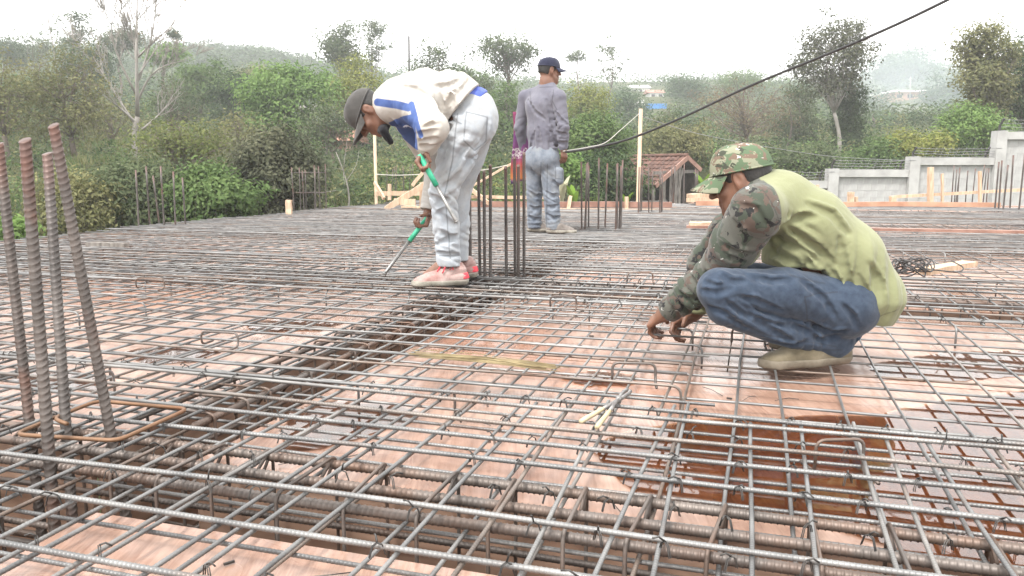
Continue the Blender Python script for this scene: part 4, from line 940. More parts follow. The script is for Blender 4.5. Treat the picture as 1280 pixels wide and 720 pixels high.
    def cut_end(s, p, n, rad):
        """square off a sleeve or trouser end: only within rad of p"""
        p, n = np.asarray(p, np.float32), np.asarray(n, np.float32); n = n / np.linalg.norm(n); sl, X, Y, Z = s.win(p - rad, p + rad)
        d = (X - p[0]) * n[0] + (Y - p[1]) * n[1] + (Z - p[2]) * n[2]; r = rad - np.sqrt((X - p[0]) ** 2 + (Y - p[1]) ** 2 + (Z - p[2]) ** 2)
        s.D[sl] = np.maximum(s.D[sl], np.minimum(d, r)); return s
    def surf(s):
        D = s.D; nx, ny, nz = D.shape; S = D < 0
        C = [S[i:nx-1+i, j:ny-1+j, k:nz-1+k] for i in (0, 1) for j in (0, 1) for k in (0, 1)]
        cnt = sum(c.astype(np.int8) for c in C); act = (cnt > 0) & (cnt < 8); idx = np.argwhere(act); n = len(idx)
        vid = np.full(act.shape, -1, np.int32); vid[act] = np.arange(n)
        acc = np.zeros((n, 3)); num = np.zeros(n); cor = np.array([[i, j, k] for i in (0, 1) for j in (0, 1) for k in (0, 1)])
        val = np.stack([D[idx[:, 0] + c[0], idx[:, 1] + c[1], idx[:, 2] + c[2]] for c in cor], 1)
        for a in range(8):
            for b in range(a + 1, 8):
                if np.abs(cor[a] - cor[b]).sum() != 1: continue
                m = (val[:, a] < 0) != (val[:, b] < 0); t = val[m, a] / (val[m, a] - val[m, b])
                acc[m] += cor[a] + t[:, None] * (cor[b] - cor[a]); num[m] += 1
        V = (idx + acc / num[:, None]) * s.h + s.lo; Q = []
        for ax in range(3):
            o = [0, 0, 0]; o[ax] = 1; A = S[tuple(slice(0, S.shape[i] - o[i]) for i in range(3))]; B = S[tuple(slice(o[i], None) for i in range(3))]
            e = np.argwhere(A != B); u, v = [(1, 2), (2, 0), (0, 1)][ax]
            e = e[(e[:, u] > 0) & (e[:, v] > 0) & (e[:, u] < D.shape[u] - 1) & (e[:, v] < D.shape[v] - 1)]
            if not len(e): continue
            du = np.zeros(3, int); dv = np.zeros(3, int); du[u] = 1; dv[v] = 1
            g = lambda q: vid[q[:, 0], q[:, 1], q[:, 2]]
            q = np.stack([g(e - du - dv), g(e - dv), g(e), g(e - du)], 1); ins = A[e[:, 0], e[:, 1], e[:, 2]]
            Q.append(np.where(ins[:, None], q, q[:, ::-1]))
        return V, np.concatenate(Q)
    def mesh(s, name):
        V, Q = s.surf(); return mesh_np(name, V, Q, True)
def attr(me, name, fn):
    n = len(me.vertices); co = np.zeros(n * 3, np.float32); me.vertices.foreach_get('co', co); co = co.reshape(-1, 3)
    a = me.attributes.new(name, 'FLOAT', 'POINT'); a.data.foreach_set('value', np.asarray(fn(co), np.float32))
def unit(v): v = np.asarray(v, float); return v / np.linalg.norm(v)
def frame(fwd, up):
    f = unit(fwd); u = np.asarray(up, float); r = unit(np.cross(f, u)); return np.array([r, f, np.cross(r, f)])     # rows: right, forward, up
def L2W(c, Fm): return lambda x, y, z: np.asarray(c) + Fm[0] * x + Fm[1] * y + Fm[2] * z
def add_head(S, c, Fm, neck, nr=.056, k=1.0):
    P = L2W(c, Fm * k)
    S.ell(P(0, -.012, .03), (.076 * k, .098 * k, .088 * k), Fm, .02); S.ell(P(0, .028, -.035), (.060 * k, .064 * k, .085 * k), Fm, .025)
    S.cone(P(-.028, .055, -.088), P(.028, .055, -.088), .026, .026, .03); S.ell(P(0, .083, -.098), (.02, .016, .016), Fm, .02)
    S.cone(P(-.045, .035, -.07), P(-.06, -.01, -.035), .018, .018, .02); S.cone(P(.045, .035, -.07), P(.06, -.01, -.035), .018, .018, .02)
    S.cone(P(-.034, .079, .024), P(.034, .079, .024), .012, .012, .015)
    for x in (-.033, .033): S.ell(P(x, .099, .002), (.02, .017, .014), Fm, .012, sub=True); S.ell(P(x, .076, .001), (.015, .015, .013), Fm, .004); S.ell(P(x * 1.35, .06, -.03), (.02, .02, .016), Fm, .02)
    S.cone(P(0, .090, .015), P(0, .112, -.026), .008, .0125, .01); S.ell(P(-.013, .1, -.03), (.009, .011, .008), Fm, .006); S.ell(P(.013, .1, -.03), (.009, .011, .008), Fm, .006)
    S.cone(P(-.02, .086, -.057), P(.02, .086, -.057), .0085, .0085, .006); S.cone(P(-.017, .086, -.070), P(.017, .086, -.070), .009, .009, .006); S.cone(P(0, .094, -.057), P(0, .093, -.07), .006, .006, .006)
    for x in (-1, 1):
        S.ell(P(x * .077, -.012, -.006), (.010, .021, .034), Fm, .006); S.ell(P(x * .088, -.010, -.002), (.007, .011, .02), Fm, .004, sub=True); S.ell(P(x * .074, -.004, -.032), (.009, .010, .012), Fm, .005)
    S.chain([P(0, -.03, -.04), (P(0, -.03, -.07) + np.asarray(neck)) / 2, neck], [.055, nr, nr * 1.15], .03)
def add_hand(S, wr, f, nrm, side, curl=(.5, .7, .6), spread=.05, thumb=.6, k=1.0):
    """wr wrist, f towards the fingers, nrm out of the palm, side towards the thumb"""
    f = unit(f); nrm = np.asarray(nrm, float); nrm = unit(nrm - f * np.dot(f, nrm)); sd = np.cross(nrm, f); sd = sd if np.dot(sd, side) > 0 else -sd; wr = np.asarray(wr, float)
    S.cone(wr - f * .03, wr + f * .015, .026 * k, .026 * k, .015, asp=1.3, axis=sd)
    for i, (o, ln, r) in enumerate(((.030, .95, .0090), (.010, 1.05, .0092), (-.010, 1.0, .0088), (-.029, .8, .0078))):
        kn = wr + (f * (.088 - .004 * i) + sd * o) * k; S.cone(wr + f * .012 + sd * o * .55, kn, .015 * k, .0122 * k, .012)
        p = kn; ang = 0.0; d0 = unit(f + sd * o * spread * 20)
        for c_, L, r2 in zip(curl, (.043, .027, .021), (1.0, .93, .82)):
            ang += c_; d = d0 * math.cos(ang) + nrm * math.sin(ang); q = p + d * L * ln * k; S.cone(p, q, r * r2 * k * 1.05, r * r2 * k * .97, .0035); p = q
    b = wr + (f * .022 + sd * .026 + nrm * .008) * k; d1 = unit(sd * .75 + f * .65 + nrm * (.25 + .5 * thumb)); m = b + d1 * .042 * k
    d2 = unit(f * .8 + nrm * thumb * 1.0 + sd * (.35 - .6 * thumb)); S.cone(wr + f * .02 + sd * .012, b, .016 * k, .0145 * k, .012); S.cone(b, m, .0145 * k, .0105 * k, .006); S.cone(m, m + d2 * .033 * k, .0105 * k, .0085 * k, .004)

def m_skin(c1, c2):
    m, t, b = new_mat('brown skin'); n = noise(t, 14, 4, .6); t.links.new(ramp(t, n, [(.3, c1), (.7, c2)]), b.inputs['Base Color'])
    b.inputs['Roughness'].default_value = .5; b.inputs['Subsurface Weight'].default_value = .12; b.inputs['Subsurface Radius'].default_value = (.02, .008, .004); b.inputs['Subsurface Scale'].default_value = .3
    bump(t, b, noise(t, 180, 3, .6), .15, .001); return m
M_SKIN = m_skin((.11, .05, .03), (.18, .088, .054)); M_SKIN2 = m_skin((.125, .058, .036), (.19, .094, .06))
M_HAIR = simple('black hair', (.008, .007, .006), (.02, .017, .015), 90, .55, bmp=.6, bscale=160, bdist=.003)
M_EYEW = simple('eye', (.55, .5, .46), rough=.2); M_EYEB = simple('dark iris', (.012, .008, .006), rough=.15)
def seamed(t, c):
    a = t.nodes.new('ShaderNodeAttribute'); a.attribute_name = 'seam'
    return mix(t, mathn(t, 'MULTIPLY', ramp(t, a.outputs['Fac'], [(.45, 0.), (.75, 1.)]), .42), c, (.02, .02, .022))
def seams(me, lines, Y, w=.004, ymax=None):
    """sewn seams: marks the cloth along polylines given on the side that faces the deck's front"""
    L = []
    for ln in lines:
        P = np.array([at_y(x, y, Y)[[0, 2]] for x, y in ln]); L += [(P[i], P[i + 1]) for i in range(len(P) - 1)]
    def fn(co):
        d = np.full(len(co), 1e9); q = co[:, [0, 2]]
        for a, b in L: e = b - a; t_ = np.clip((q - a) @ e / (e @ e), 0, 1); d = np.minimum(d, np.linalg.norm(q - a - t_[:, None] * e, axis=1))
        v = np.clip(1 - d / (2 * w), 0, 1); return v if ymax is None else np.where(co[:, 1] < ymax, v, 0)
    attr(me, 'seam', fn)
def wrinkle(t, b, weave=420, bm=.2):
    w = noise(t, 10, 2, .45, dist=.35); n1 = mathn(t, 'ABSOLUTE', mathn(t, 'SUBTRACT', w, .5)); n2 = noise(t, 38, 3, .55, dist=.8)
    h = mathn(t, 'ADD', mathn(t, 'MULTIPLY', n1, -1.6), mathn(t, 'ADD', mathn(t, 'MULTIPLY', n2, .22), mathn(t, 'MULTIPLY', noise(t, weave, 2, .5), bm * .12)))
    bump(t, b, h, .32, .016)
def cloth(name, c1, c2, scale=6, weave=420, bm=.2, wear=None, stops=(.35, .65)):
    m, t, b = new_mat(name); c = ramp(t, noise(t, scale, 5, .6), [(stops[0], c1), (stops[1], c2)])
    if wear is not None: c = mix(t, mathn(t, 'MULTIPLY', ramp(t, noise(t, 6, 7, .75), [(.48, 0.), (.75, 1.)]), .7), c, wear)
    c = seamed(t, c); t.links.new(c, b.inputs['Base Color']); b.inputs['Roughness'].default_value = .9; b.inputs['Specular IOR Level'].default_value = .15
    b.inputs['Sheen Weight'].default_value = .15; wrinkle(t, b, weave, bm); return m
def camo_nodes(t, scale=1.0, grey=False):
    n1, n2, n3, n4 = (noise(t, s_ * scale, d_, .6, stretch=(1, 1, 1.25), dist=.5) for s_, d_ in ((11, 2), (15, 3), (21, 3), (30, 2)))
    base, grn, brn, blk = ((.085, .085, .072), (.045, .054, .04), (.08, .058, .047), (.018, .018, .018)) if grey else ((.20, .205, .145), (.085, .12, .072), (.14, .10, .075), (.05, .054, .04))
    hard = lambda n, a: ramp(t, n, [(a, 0.), (a + .012, 1.)])
    c = mix(t, hard(n1, .5), base, grn); c = mix(t, hard(n2, .55), c, brn); c = mix(t, hard(n3, .58), c, blk); c = mix(t, hard(n4, .69), c, (.42, .41, .38)); return c
def m_camo(name, grey=False, sc=1.0):
    m, t, b = new_mat(name); t.links.new(camo_nodes(t, sc, grey), b.inputs['Base Color']); b.inputs['Roughness'].default_value = .9; b.inputs['Specular IOR Level'].default_value = .15; bump(t, b, noise(t, 400, 2), .2, .0012); return m
def m_raglan():
    m, t, b = new_mat('lime green and camouflage shirt'); a = t.nodes.new('ShaderNodeAttribute'); a.attribute_name = 'sleeve'
    g = ramp(t, noise(t, 5, 5, .6), [(.3, (.158, .166, .088)), (.7, (.212, .22, .126))])
    f = ramp(t, a.outputs['Fac'], [(.496, 0.), (.504, 1.)]); t.links.new(seamed(t, mix(t, f, g, camo_nodes(t, 1.0, True))), b.inputs['Base Color'])
    b.inputs['Roughness'].default_value = .9; b.inputs['Specular IOR Level'].default_value = .15; b.inputs['Sheen Weight'].default_value = .15; wrinkle(t, b); return m
M_JEANS = cloth('worn blue denim', (.024, .035, .055), (.041, .057, .084), 40, 500, .25)
M_PALEJEANS = cloth('washed out pale denim', (.27, .292, .32), (.375, .395, .415), 7, 500, .25, (.31, .29, .255))
M_GREYJEANS = cloth('dusty grey blue jeans', (.085, .10, .125), (.17, .19, .22), 9, 500, .25, (.2, .195, .18))
M_GREYSHIRT = cloth('faded grey violet shirt', (.098, .096, .122), (.14, .138, .162), 3, 420, .2)
M_NAVY = cloth('navy cap cloth', (.012, .014, .03), (.025, .027, .05), 12)
M_BLACKCAP = cloth('faded black cap cloth', (.038, .036, .034), (.07, .066, .062), 8)
M_BLACK = cloth('black knit', (.008, .008, .01), (.02, .02, .024), 12)
M_BOOT = cloth('dusty tan suede boot', (.075, .062, .04), (.14, .117, .078), 14, 260, .3, (.2, .17, .12))
M_SOLE = simple('dirty rubber sole', (.17, .155, .125), (.27, .25, .21), 20, .8, bmp=.3)
M_DARKSOLE = simple('muddy boot sole', (.085, .07, .05), (.16, .135, .1), 20, .85, bmp=.3)
M_SNEAK = cloth('dusty pink beige trainer', (.24, .13, .115), (.34, .22, .20), 13, 260, .3, (.46, .40, .37))
M_RED = simple('red lace', (.55, .03, .05), (.68, .06, .08), 60, .7)
M_BROWNSHOE = cloth('dusty brown shoe', (.09, .075, .065), (.17, .15, .135), 12, 260, .3)
M_BLUECLOTH = cloth('royal blue waistband', (.05, .08, .32), (.09, .13, .42), 12)
def m_jacket():
    m, t, b = new_mat('off white track jacket with blue stripes'); a = t.nodes.new('ShaderNodeAttribute'); a.attribute_name = 'blue'; e = t.nodes.new('ShaderNodeAttribute'); e.attribute_name = 'crest'
    c = ramp(t, noise(t, 6, 5, .65), [(.3, (.36, .335, .30)), (.7, (.47, .455, .43))]); c = mix(t, mathn(t, 'MULTIPLY', ramp(t, noise(t, 2.6, 5, .7), [(.5, 0.), (.7, 1.)]), .6), c, (.36, .30, .235))
    bl = ramp(t, noise(t, 10, 4, .6), [(.3, (.04, .07, .20)), (.7, (.075, .125, .30))]); c = mix(t, ramp(t, a.outputs['Fac'], [(.492, 0.), (.508, 1.)]), c, bl); c = mix(t, ramp(t, e.outputs['Fac'], [(.49, 0.), (.51, 1.)]), c, (.5, .55, .66))
    t.links.new(c, b.inputs['Base Color']); b.inputs['Roughness'].default_value = .75; b.inputs['Specular IOR Level'].default_value = .25; wrinkle(t, b); return m

def shoe(root, heel, toe, zg, w, ht, m, msole, h=.0045, open_=.05, lace=None):
    heel, toe = np.asarray(heel, float), np.asarray(toe, float); heel = heel * [1, 1, 0] + [0, 0, zg]; toe = toe * [1, 1, 0] + [0, 0, zg]; f = unit(toe - heel); sd = np.cross(f, [0, 0, 1]); L = np.linalg.norm(toe - heel); Z = np.array([0, 0, 1.0])
    lo = np.minimum(heel, toe) - .08; hi = np.maximum(heel, toe) + [.08, .08, ht + .06]; P = lambda y, z, x=0: heel + f * y * L + Z * z + sd * x
    def form(S, g=0.0):
        S.cone(P(.14, .03), P(.5, .02), .037 + g, .036 + g, .03, asp=w / .037, axis=sd); S.cone(P(.5, .02), P(.84, .018), .036 + g, .032 + g, .03, asp=w * 1.12 / .036, axis=sd)
        S.ell(P(.86, .012), (w * 1.05 + g, .045 + g, .032 + g), np.array([sd, f, Z]), .02)
    S = SDF(lo, hi, h); form(S); S.chain([P(.16, .04), P(.18, ht)], [.038, .036], .03); S.chain([P(.24, ht * .75), P(.45, .055), P(.7, .038)], [.036, .036, .03], .035)
    S.fold(P(.58, .06), .09, f, .026, .0035, seed=2); S.fold(P(.2, .07), .08, Z, .03, .003, seed=5); S.cut(P(0, .02), (0, 0, -1)); o = link('shoe', S.mesh('shoe'), m, root)
    S = SDF(lo, hi, h); form(S, .006); S.cut(P(0, .029), (0, 0, 1)); S.cut(P(0, .001), (0, 0, -1)); link('sole', S.mesh('sole'), msole, o)
    if lace:
        mb = MB(); 
        S = SDF(lo, hi, h); form(S, .002); S.chain([P(.16, .04), P(.18, ht)], [.0405, .0385], .03); S.cut(P(0, .034), (0, 0, -1)); S.cut(P(0, .066), (0, 0, 1)); S.cut(P(.13, 0), f); link('heel_panel', S.mesh('heel_panel'), lace, o)
        for k in range(5):
            y = .30 + .075 * k; z = .108 - .014 * k
            mb.tube(np.array([P(y, z - .026, -.036), P(y + .01, z - .004, -.02), P(y + .035, z, .0), P(y + .05, z - .008, .022), P(y + .05, z - .026, .036)]), 0.0058, 5); mb.tube(np.array([P(y + .05, z - .026, -.036), P(y + .04, z - .002, 0), P(y + .01, z - .026, .036)]), .0042, 5)
        mb.tube(bend([P(.36, .1, 0), P(.40, .125, -.03), P(.45, .10, -.05), P(.5, .07, -.055)], .02), .004, 5); mb.tube(bend([P(.36, .1, 0), P(.42, .12, .02), P(.5, .11, -.02), P(.58, .075, -.03)], .02), .004, 5)
        link('lace', mb.mesh('lace', True), lace, o)
    return o
def cap_on(root, c, Fm, m, brim_len=.072, tilt=0.0, hgt=.088, droop=.02, brim_m=None, k=1.0):
    P = L2W(c, Fm * k); mb = MB(); nu, nv = 28, 9; V = []
    for j in range(nv):
        a = j / (nv - 1) * math.pi / 2
        for i in range(nu):
            th = 2 * math.pi * i / nu; s = math.cos(a) ** .72; seam = 1 - .012 * (abs(math.sin(th * 3)) < .12)
            V.append(P(.088 * s * math.cos(th) * seam, (-.010 + .110 * s * math.sin(th)) * seam, .022 + tilt * math.sin(th) * s + hgt * math.sin(a) * (1 + .1 * math.sin(th) * s)))
    n0 = len(V); V2 = [np.asarray(v) * 1 for v in V]
    Q = [[j * nu + i, j * nu + (i + 1) % nu, (j + 1) * nu + (i + 1) % nu, (j + 1) * nu + i] for j in range(nv - 1) for i in range(nu)]
    mb.add(V, Q); mb.tube(np.array([P(.0885 * math.cos(t_), -.010 + .1105 * math.sin(t_), .022 + tilt * math.sin(t_)) for t_ in np.linspace(0, 2 * math.pi, 29)[:-1]]), .0035, 5, closed=True)
    mb.box(P(0, -.012, .022 + hgt + .002), (.012, .012, .007)); o = link('cap', mb.mesh('cap', True), m, root)
    mb = MB(); V = []; na, nb = 17, 6
    for sgn in (0, -1):
        for j in range(nb):
            for i in range(na):
                t_ = math.pi * (.5 + .40 * (2 * i / (na - 1) - 1)); x = .087 * math.cos(t_); y = -.010 + .109 * math.sin(t_); e = j / (nb - 1); ln = brim_len * math.sin(math.pi * (.08 + .84 * i / (na - 1))) ** .6
                V.append(P(x * (1 + .06 * e), y + ln * e, .022 + tilt * math.sin(t_) - droop * e - 3.2 * x * x * (.35 + e) + sgn * .004))
    q = []
    for a in range(nb - 1):
        for b in range(na - 1):
            A = a * na + b; q.append([A, A + 1, A + na + 1, A + na]); A += na * nb; q.append([A, A + na, A + na + 1, A + 1])
    for a in range(na - 1): A = (nb - 1) * na + a; q.append([A, A + 1, A + 1 + na * nb, A + na * nb])
    for a in range(nb - 1): A = a * na; q.append([A, A + na, A + na + na * nb, A + na * nb]); A += na - 1; q.append([A, A + na * nb, A + na + na * nb, A + na])
    mb.add(V, q); link('brim', mb.mesh('brim', True), brim_m or m, o); return o
def hair_on(root, c, Fm, h=.005, low=-.055, k=1.0):
    P = L2W(c, Fm * k); S = SDF(np.asarray(c) - .16, np.asarray(c) + .16, h); S.ell(P(0, -.016, .028), (.0795 * k, .100 * k, .090 * k), Fm, .01); S.ell(P(0, -.045, -.025), (.062, .052, .045), Fm, .03)
    S.cut(P(0, .045, 0), Fm[1]); S.cut(P(0, 0, low), -Fm[2] - Fm[1] * .25); S.cut_wedge([(P(0, .008, 0), Fm[1]), (P(0, 0, -.008), -Fm[2])])
    for x in (-1, 1): S.ell(P(x * .08, -.008, -.008), (.02, .026, .036), Fm, .004, sub=True)
    S.fold(c, .2, Fm[0], .012, .0012, seed=3); return link('hair', S.mesh('hair'), M_HAIR, root)
def eyes_on(root, c, Fm, k=1.0):
    P = L2W(c, Fm * k)
    for x in (-.033, .033):
        mb = MB(); V, Q, T_ = tube_np([P(x, .0905, .001), P(x, .0918, .001)], .0052, 10); mb.add(V, Q, T_); link('iris', mb.mesh('iris', True), M_EYEB, root)
        mb = MB(); mb.tube(np.array([P(x - .019, .083, .022), P(x - .006, .0925, .026), P(x + .008, .0925, .026), P(x + .019, .083, .021)]), .0036, 5); link('eyebrow', mb.mesh('eyebrow', True), M_HAIR, root)
# ---------------------------------------------------------------- the crouching man
def crouching_man():
    A = at_y; ZG = -.062; foot = A(1000, 440, 2.76); foot[2] = ZG; DY = np.array([0, 1.0, 0]); UZ = np.array([0, 0, 1.0])
    root = thing('person', foot, 'man squatting on the bars in a lime green camouflage sleeved shirt, jeans and camouflage cap', 'person')
    aL, kL, hL = A(1040, 428, 2.70), A(899, 366, 2.60), A(1056, 382, 2.68); aR, kR, hR = A(1052, 418, 2.98), A(908, 352, 3.04), A(1056, 378, 2.88)
    c0, c1, c2, c3, nk = A(1074, 370, 2.78), A(1050, 322, 2.78), A(1008, 280, 2.78), A(968, 254, 2.78), A(945, 238, 2.78)
    sL, eL, wL = A(946, 264, 2.60), A(895, 342, 2.78), A(832, 391, 2.92); sR, eR, wR = A(944, 258, 2.97), A(882, 330, 3.06), A(868, 391, 3.08)
    hc = A(925, 223, 2.79); Fm = frame((-.82, .44, -.36), (-.30, .12, .95)); fx = np.array([-1.0, 0, 0])
    # body
    S = SDF((.30, 2.3, -.12), (1.45, 3.25, .80), .0055)
    add_head(S, hc, Fm, nk); S.chain([c0, c1, c2, c3], [.10, .11, .11, .085], .05, asp=1.35, axis=DY); S.cone(c3, nk, .08, .06, .05)
    for s_, e_, w_ in ((sL, eL, wL), (sR, eR, wR)): S.cone(c3, s_, .07, .06, .05); S.chain([s_, e_, w_], [.052, .042, .03], .02)
    for h_, k_, a_ in ((hL, kL, aL), (hR, kR, aR)): S.chain([h_ + UZ * .0, h_ + (k_ - h_) * .5 + UZ * .022, k_ + UZ * .01], [.07, .055, .045], .02); S.chain([k_ + UZ * .01, k_ + [.02, 0, -.05], a_], [.045, .038, .036], .01); S.cone(c0, h_, .095, .07, .05); S.cone(a_, a_ + fx * .12 - UZ * .03, .035, .03, .02)
    add_hand(S, wL, unit(A(815, 402, 2.97) - wL), (.1, .5, -1), (-.2, 1, .2), (.75, .85, .7), .02, .7); add_hand(S, wR, unit(A(850, 404, 3.08) - wR), (-.2, -.6, -.8), (-.6, -.6, .3), (.7, .8, .7), .02, .7)
    link('body', S.mesh('body'), M_SKIN, root); eyes_on(root, hc, Fm); hair_on(root, hc, Fm, low=-.045)
    # jeans
    S = SDF((.55, 2.42, -.1), (1.45, 3.22, .42), .0044)
    for h_, k_, a_, o in ((hL, kL, aL, 0), (hR, kR, aR, 1)):
        kt = k_ + UZ * .010; m = h_ + (k_ - h_) * .5 + UZ * .022; S.chain([h_, m, kt], [.102, .081, .072], .03); ks, ke = k_ + [.02, 0, -.050], a_ + unit(a_ - k_) * .02; cm = ks + (ke - ks) * .45 - UZ * .006; S.chain([ks, cm, ke], [.060, .060, .059], .004); S.cone(kt, ks, .071, .056, .012)
        d = unit(h_ - k_); dc = unit(a_ - k_)
        S.fold(k_ + d * .08, .13, d + UZ * 1.6, .026, .0052, seed=1 + o); S.fold(k_ + dc * .09, .13, dc - UZ * 1.8, .028, .0052, seed=2 + o); S.fold(a_ - dc * .07, .15, dc + UZ * .3, .030, .0058, seed=4 + o); S.fold(h_ - d * .15, .18, d + UZ * 1.2, .042, .0045, seed=6)
    S.cone(hL, hR, .105, .105, .05); S.cone(c0 - UZ * .01 - [.03, 0, 0], c0 + unit(c1 - c0) * .05, .105, .10, .04, asp=1.4, axis=DY)
    for a_, k_ in ((aL, kL), (aR, kR)):
        dc = unit(unit(a_ - k_) - UZ * .75); S.cut_end(a_ + dc * .042, dc, .11)
    S.creases([[(882, 352), (895, 360), (915, 356)], [(877, 363), (895, 367), (918, 359)], [(907, 376), (925, 391), (960, 405), (1000, 411)], [(887, 383), (907, 393), (930, 410)], [(900, 343), (913, 352), (932, 352)], [(1003, 352), (1030, 374), (1048, 402)], [(1012, 402), (1040, 416), (1058, 414)], [(955, 424), (985, 432), (1005, 430)], [(1005, 427), (1030, 424), (1052, 419)], [(945, 403), (970, 416), (990, 426)], [(985, 404), (1008, 414), (1030, 428)], [(935, 346), (965, 352), (990, 350)], [(1052, 380), (1066, 396), (1072, 412)], [(925, 372), (945, 376), (975, 388)]])
    me = S.mesh('jeans'); seams(me, [[(1000, 369), (1022, 365), (1044, 364)], [(902, 392), (958, 418), (1050, 436)], [(985, 343), (1010, 350), (1030, 354)], [(1000, 369), (1008, 400), (1030, 410)], [(954, 437), (1060, 441)]], 2.6, .0035, 2.85); jo = link('jeans', me, M_JEANS, root)
    # shirt
    hem0, hem1 = A(1074, 384, 2.78), A(1098, 330, 2.78)
    S = SDF((.34, 2.32, -.1), (1.5, 3.3, .75), .0055)
    S.chain([hem0, c0 + [.005, 0, .0], c1, c2, c3], [.102, .124, .127, .120, .096], .05, asp=1.4, axis=DY); S.cone(c3, nk + unit(nk - c3) * .012, .094, .066, .05, asp=1.1, axis=DY)
    S.cone(A(985, 322, 2.78), A(1035, 355, 2.78), .085, .1, .05, asp=1.6, axis=DY)
    q = unit(hem0 - c2); S.fold(A(1015, 315, 2.6), .2, (.55, .3, 1), .06, .0095, seed=8); S.fold(A(1080, 360, 2.62), .2, (1, .2, -.15), .06, .006, seed=9); S.fold(A(975, 318, 2.6), .16, (.6, 0, 1), .045, .011, seed=11); S.fold(A(1060, 300, 2.62), .22, (.8, .2, .7), .11, .005, seed=12)
    S.cut(A(1096, 400, 2.78), (-.12, 0, -1)); S.cut_wedge([(A(1040, 372, 2.78), (-.80, 0, -.62)), (A(1000, 330, 2.78), (0, 0, -1))])
    for s_, e_, w_, sgn in ((sL, eL, wL, -1), (sR, eR, wR, 1)):
        S.cone(c3 + [.02, 0, 0], s_, .088, .082, .06); S.chain([s_, s_ + (e_ - s_) * .5, e_], [.083, .078, .068], .03); S.chain([e_, e_ + (w_ - e_) * .45, w_ - unit(w_ - e_) * .012], [.066, .061, .046], .02)
        d1, d2 = unit(e_ - s_), unit(w_ - e_); S.fold(e_, .15, d1 + d2, .042, .006, seed=3); S.fold((e_ + w_) / 2, .15, d2, .036, .0055, seed=5); S.fold(s_ + d1 * .1, .16, d1 + UZ * .3, .055, .005, seed=7)
        S.cut_end(w_ - d2 * .006, d2, .11)
    S.cone(hc + Fm[2] * -.055 + Fm[1] * -.02, nk + unit(nk - hc) * .0, .058, .060, .002, sub=True)
    S.creases([[(986, 268), (973, 298), (965, 320)], [(1050, 298), (1055, 334), (1066, 366)], [(1030, 325), (1046, 353), (1055, 380)], [(1073, 345), (1082, 368), (1086, 388)], [(968, 316), (991, 330), (1024, 340)], [(976, 283), (1000, 272), (1022, 270)], [(1000, 300), (1020, 308), (1042, 330)], [(1088, 330), (1100, 355), (1104, 380)], [(1010, 255), (1040, 268), (1060, 292)], [(975, 300), (1000, 318), (1015, 335)]], .009, .018, .002)
    S.creases([[(917, 275), (936, 297)], [(904, 306), (920, 316), (938, 316)], [(912, 322), (930, 328)], [(862, 343), (872, 356), (884, 362)], [(846, 364), (860, 374), (876, 374)], [(837, 380), (846, 392), (856, 402)], [(880, 338), (890, 350)], [(926, 256), (945, 262), (958, 280)], [(850, 378), (862, 388), (874, 388)]], .008, .014)
    me = S.mesh('shirt'); p0, p1, p2 = A(944, 236, 2.78), A(971, 292, 2.6), A(946, 330, 2.6)
    def sleeve(co):
        l1 = (co - p0) @ np.array([-(p1 - p0)[2], 0, (p1 - p0)[0]]) ; l1 = l1 / np.linalg.norm((p1 - p0)[[0, 2]])
        l2 = (co - p1) @ np.array([-(p2 - p1)[2], 0, (p2 - p1)[0]]) ; l2 = l2 / np.linalg.norm((p2 - p1)[[0, 2]])
        d = np.minimum(-l1, -l2) ; fr = np.abs(co[:, 1] - 2.78) < .10
        d = np.where(fr, np.minimum(d, (p0[0] - .012 - co[:, 0]) + 0 * d), d)
        return np.clip(.5 + d * 2, 0, 1)
    seams(me, [[(1119, 386), (1096, 395), (1073, 399), (1056, 391), (1031, 355)], [(944, 236), (971, 292), (946, 330)], [(838, 389), (846, 404)]], 2.62, .0032); attr(me, 'sleeve', sleeve); me.materials.append(m_raglan()); link('shirt', me, None, root)
    cap_on(root, hc + Fm[2] * .004, frame((-.85, .45, -.20), (-.18, .06, 1)), m_camo('camouflage cap cloth', False, 1.2), .078, .0, .096, .030)
    shoe(root, A(1064, 452, 2.725), A(949, 466, 2.635), ZG + .004, .043, .105, M_BOOT, M_DARKSOLE); shoe(root, A(1070, 440, 3.0), A(962, 446, 2.93), ZG + .004, .043, .105, M_BOOT, M_DARKSOLE)
crouching_man()
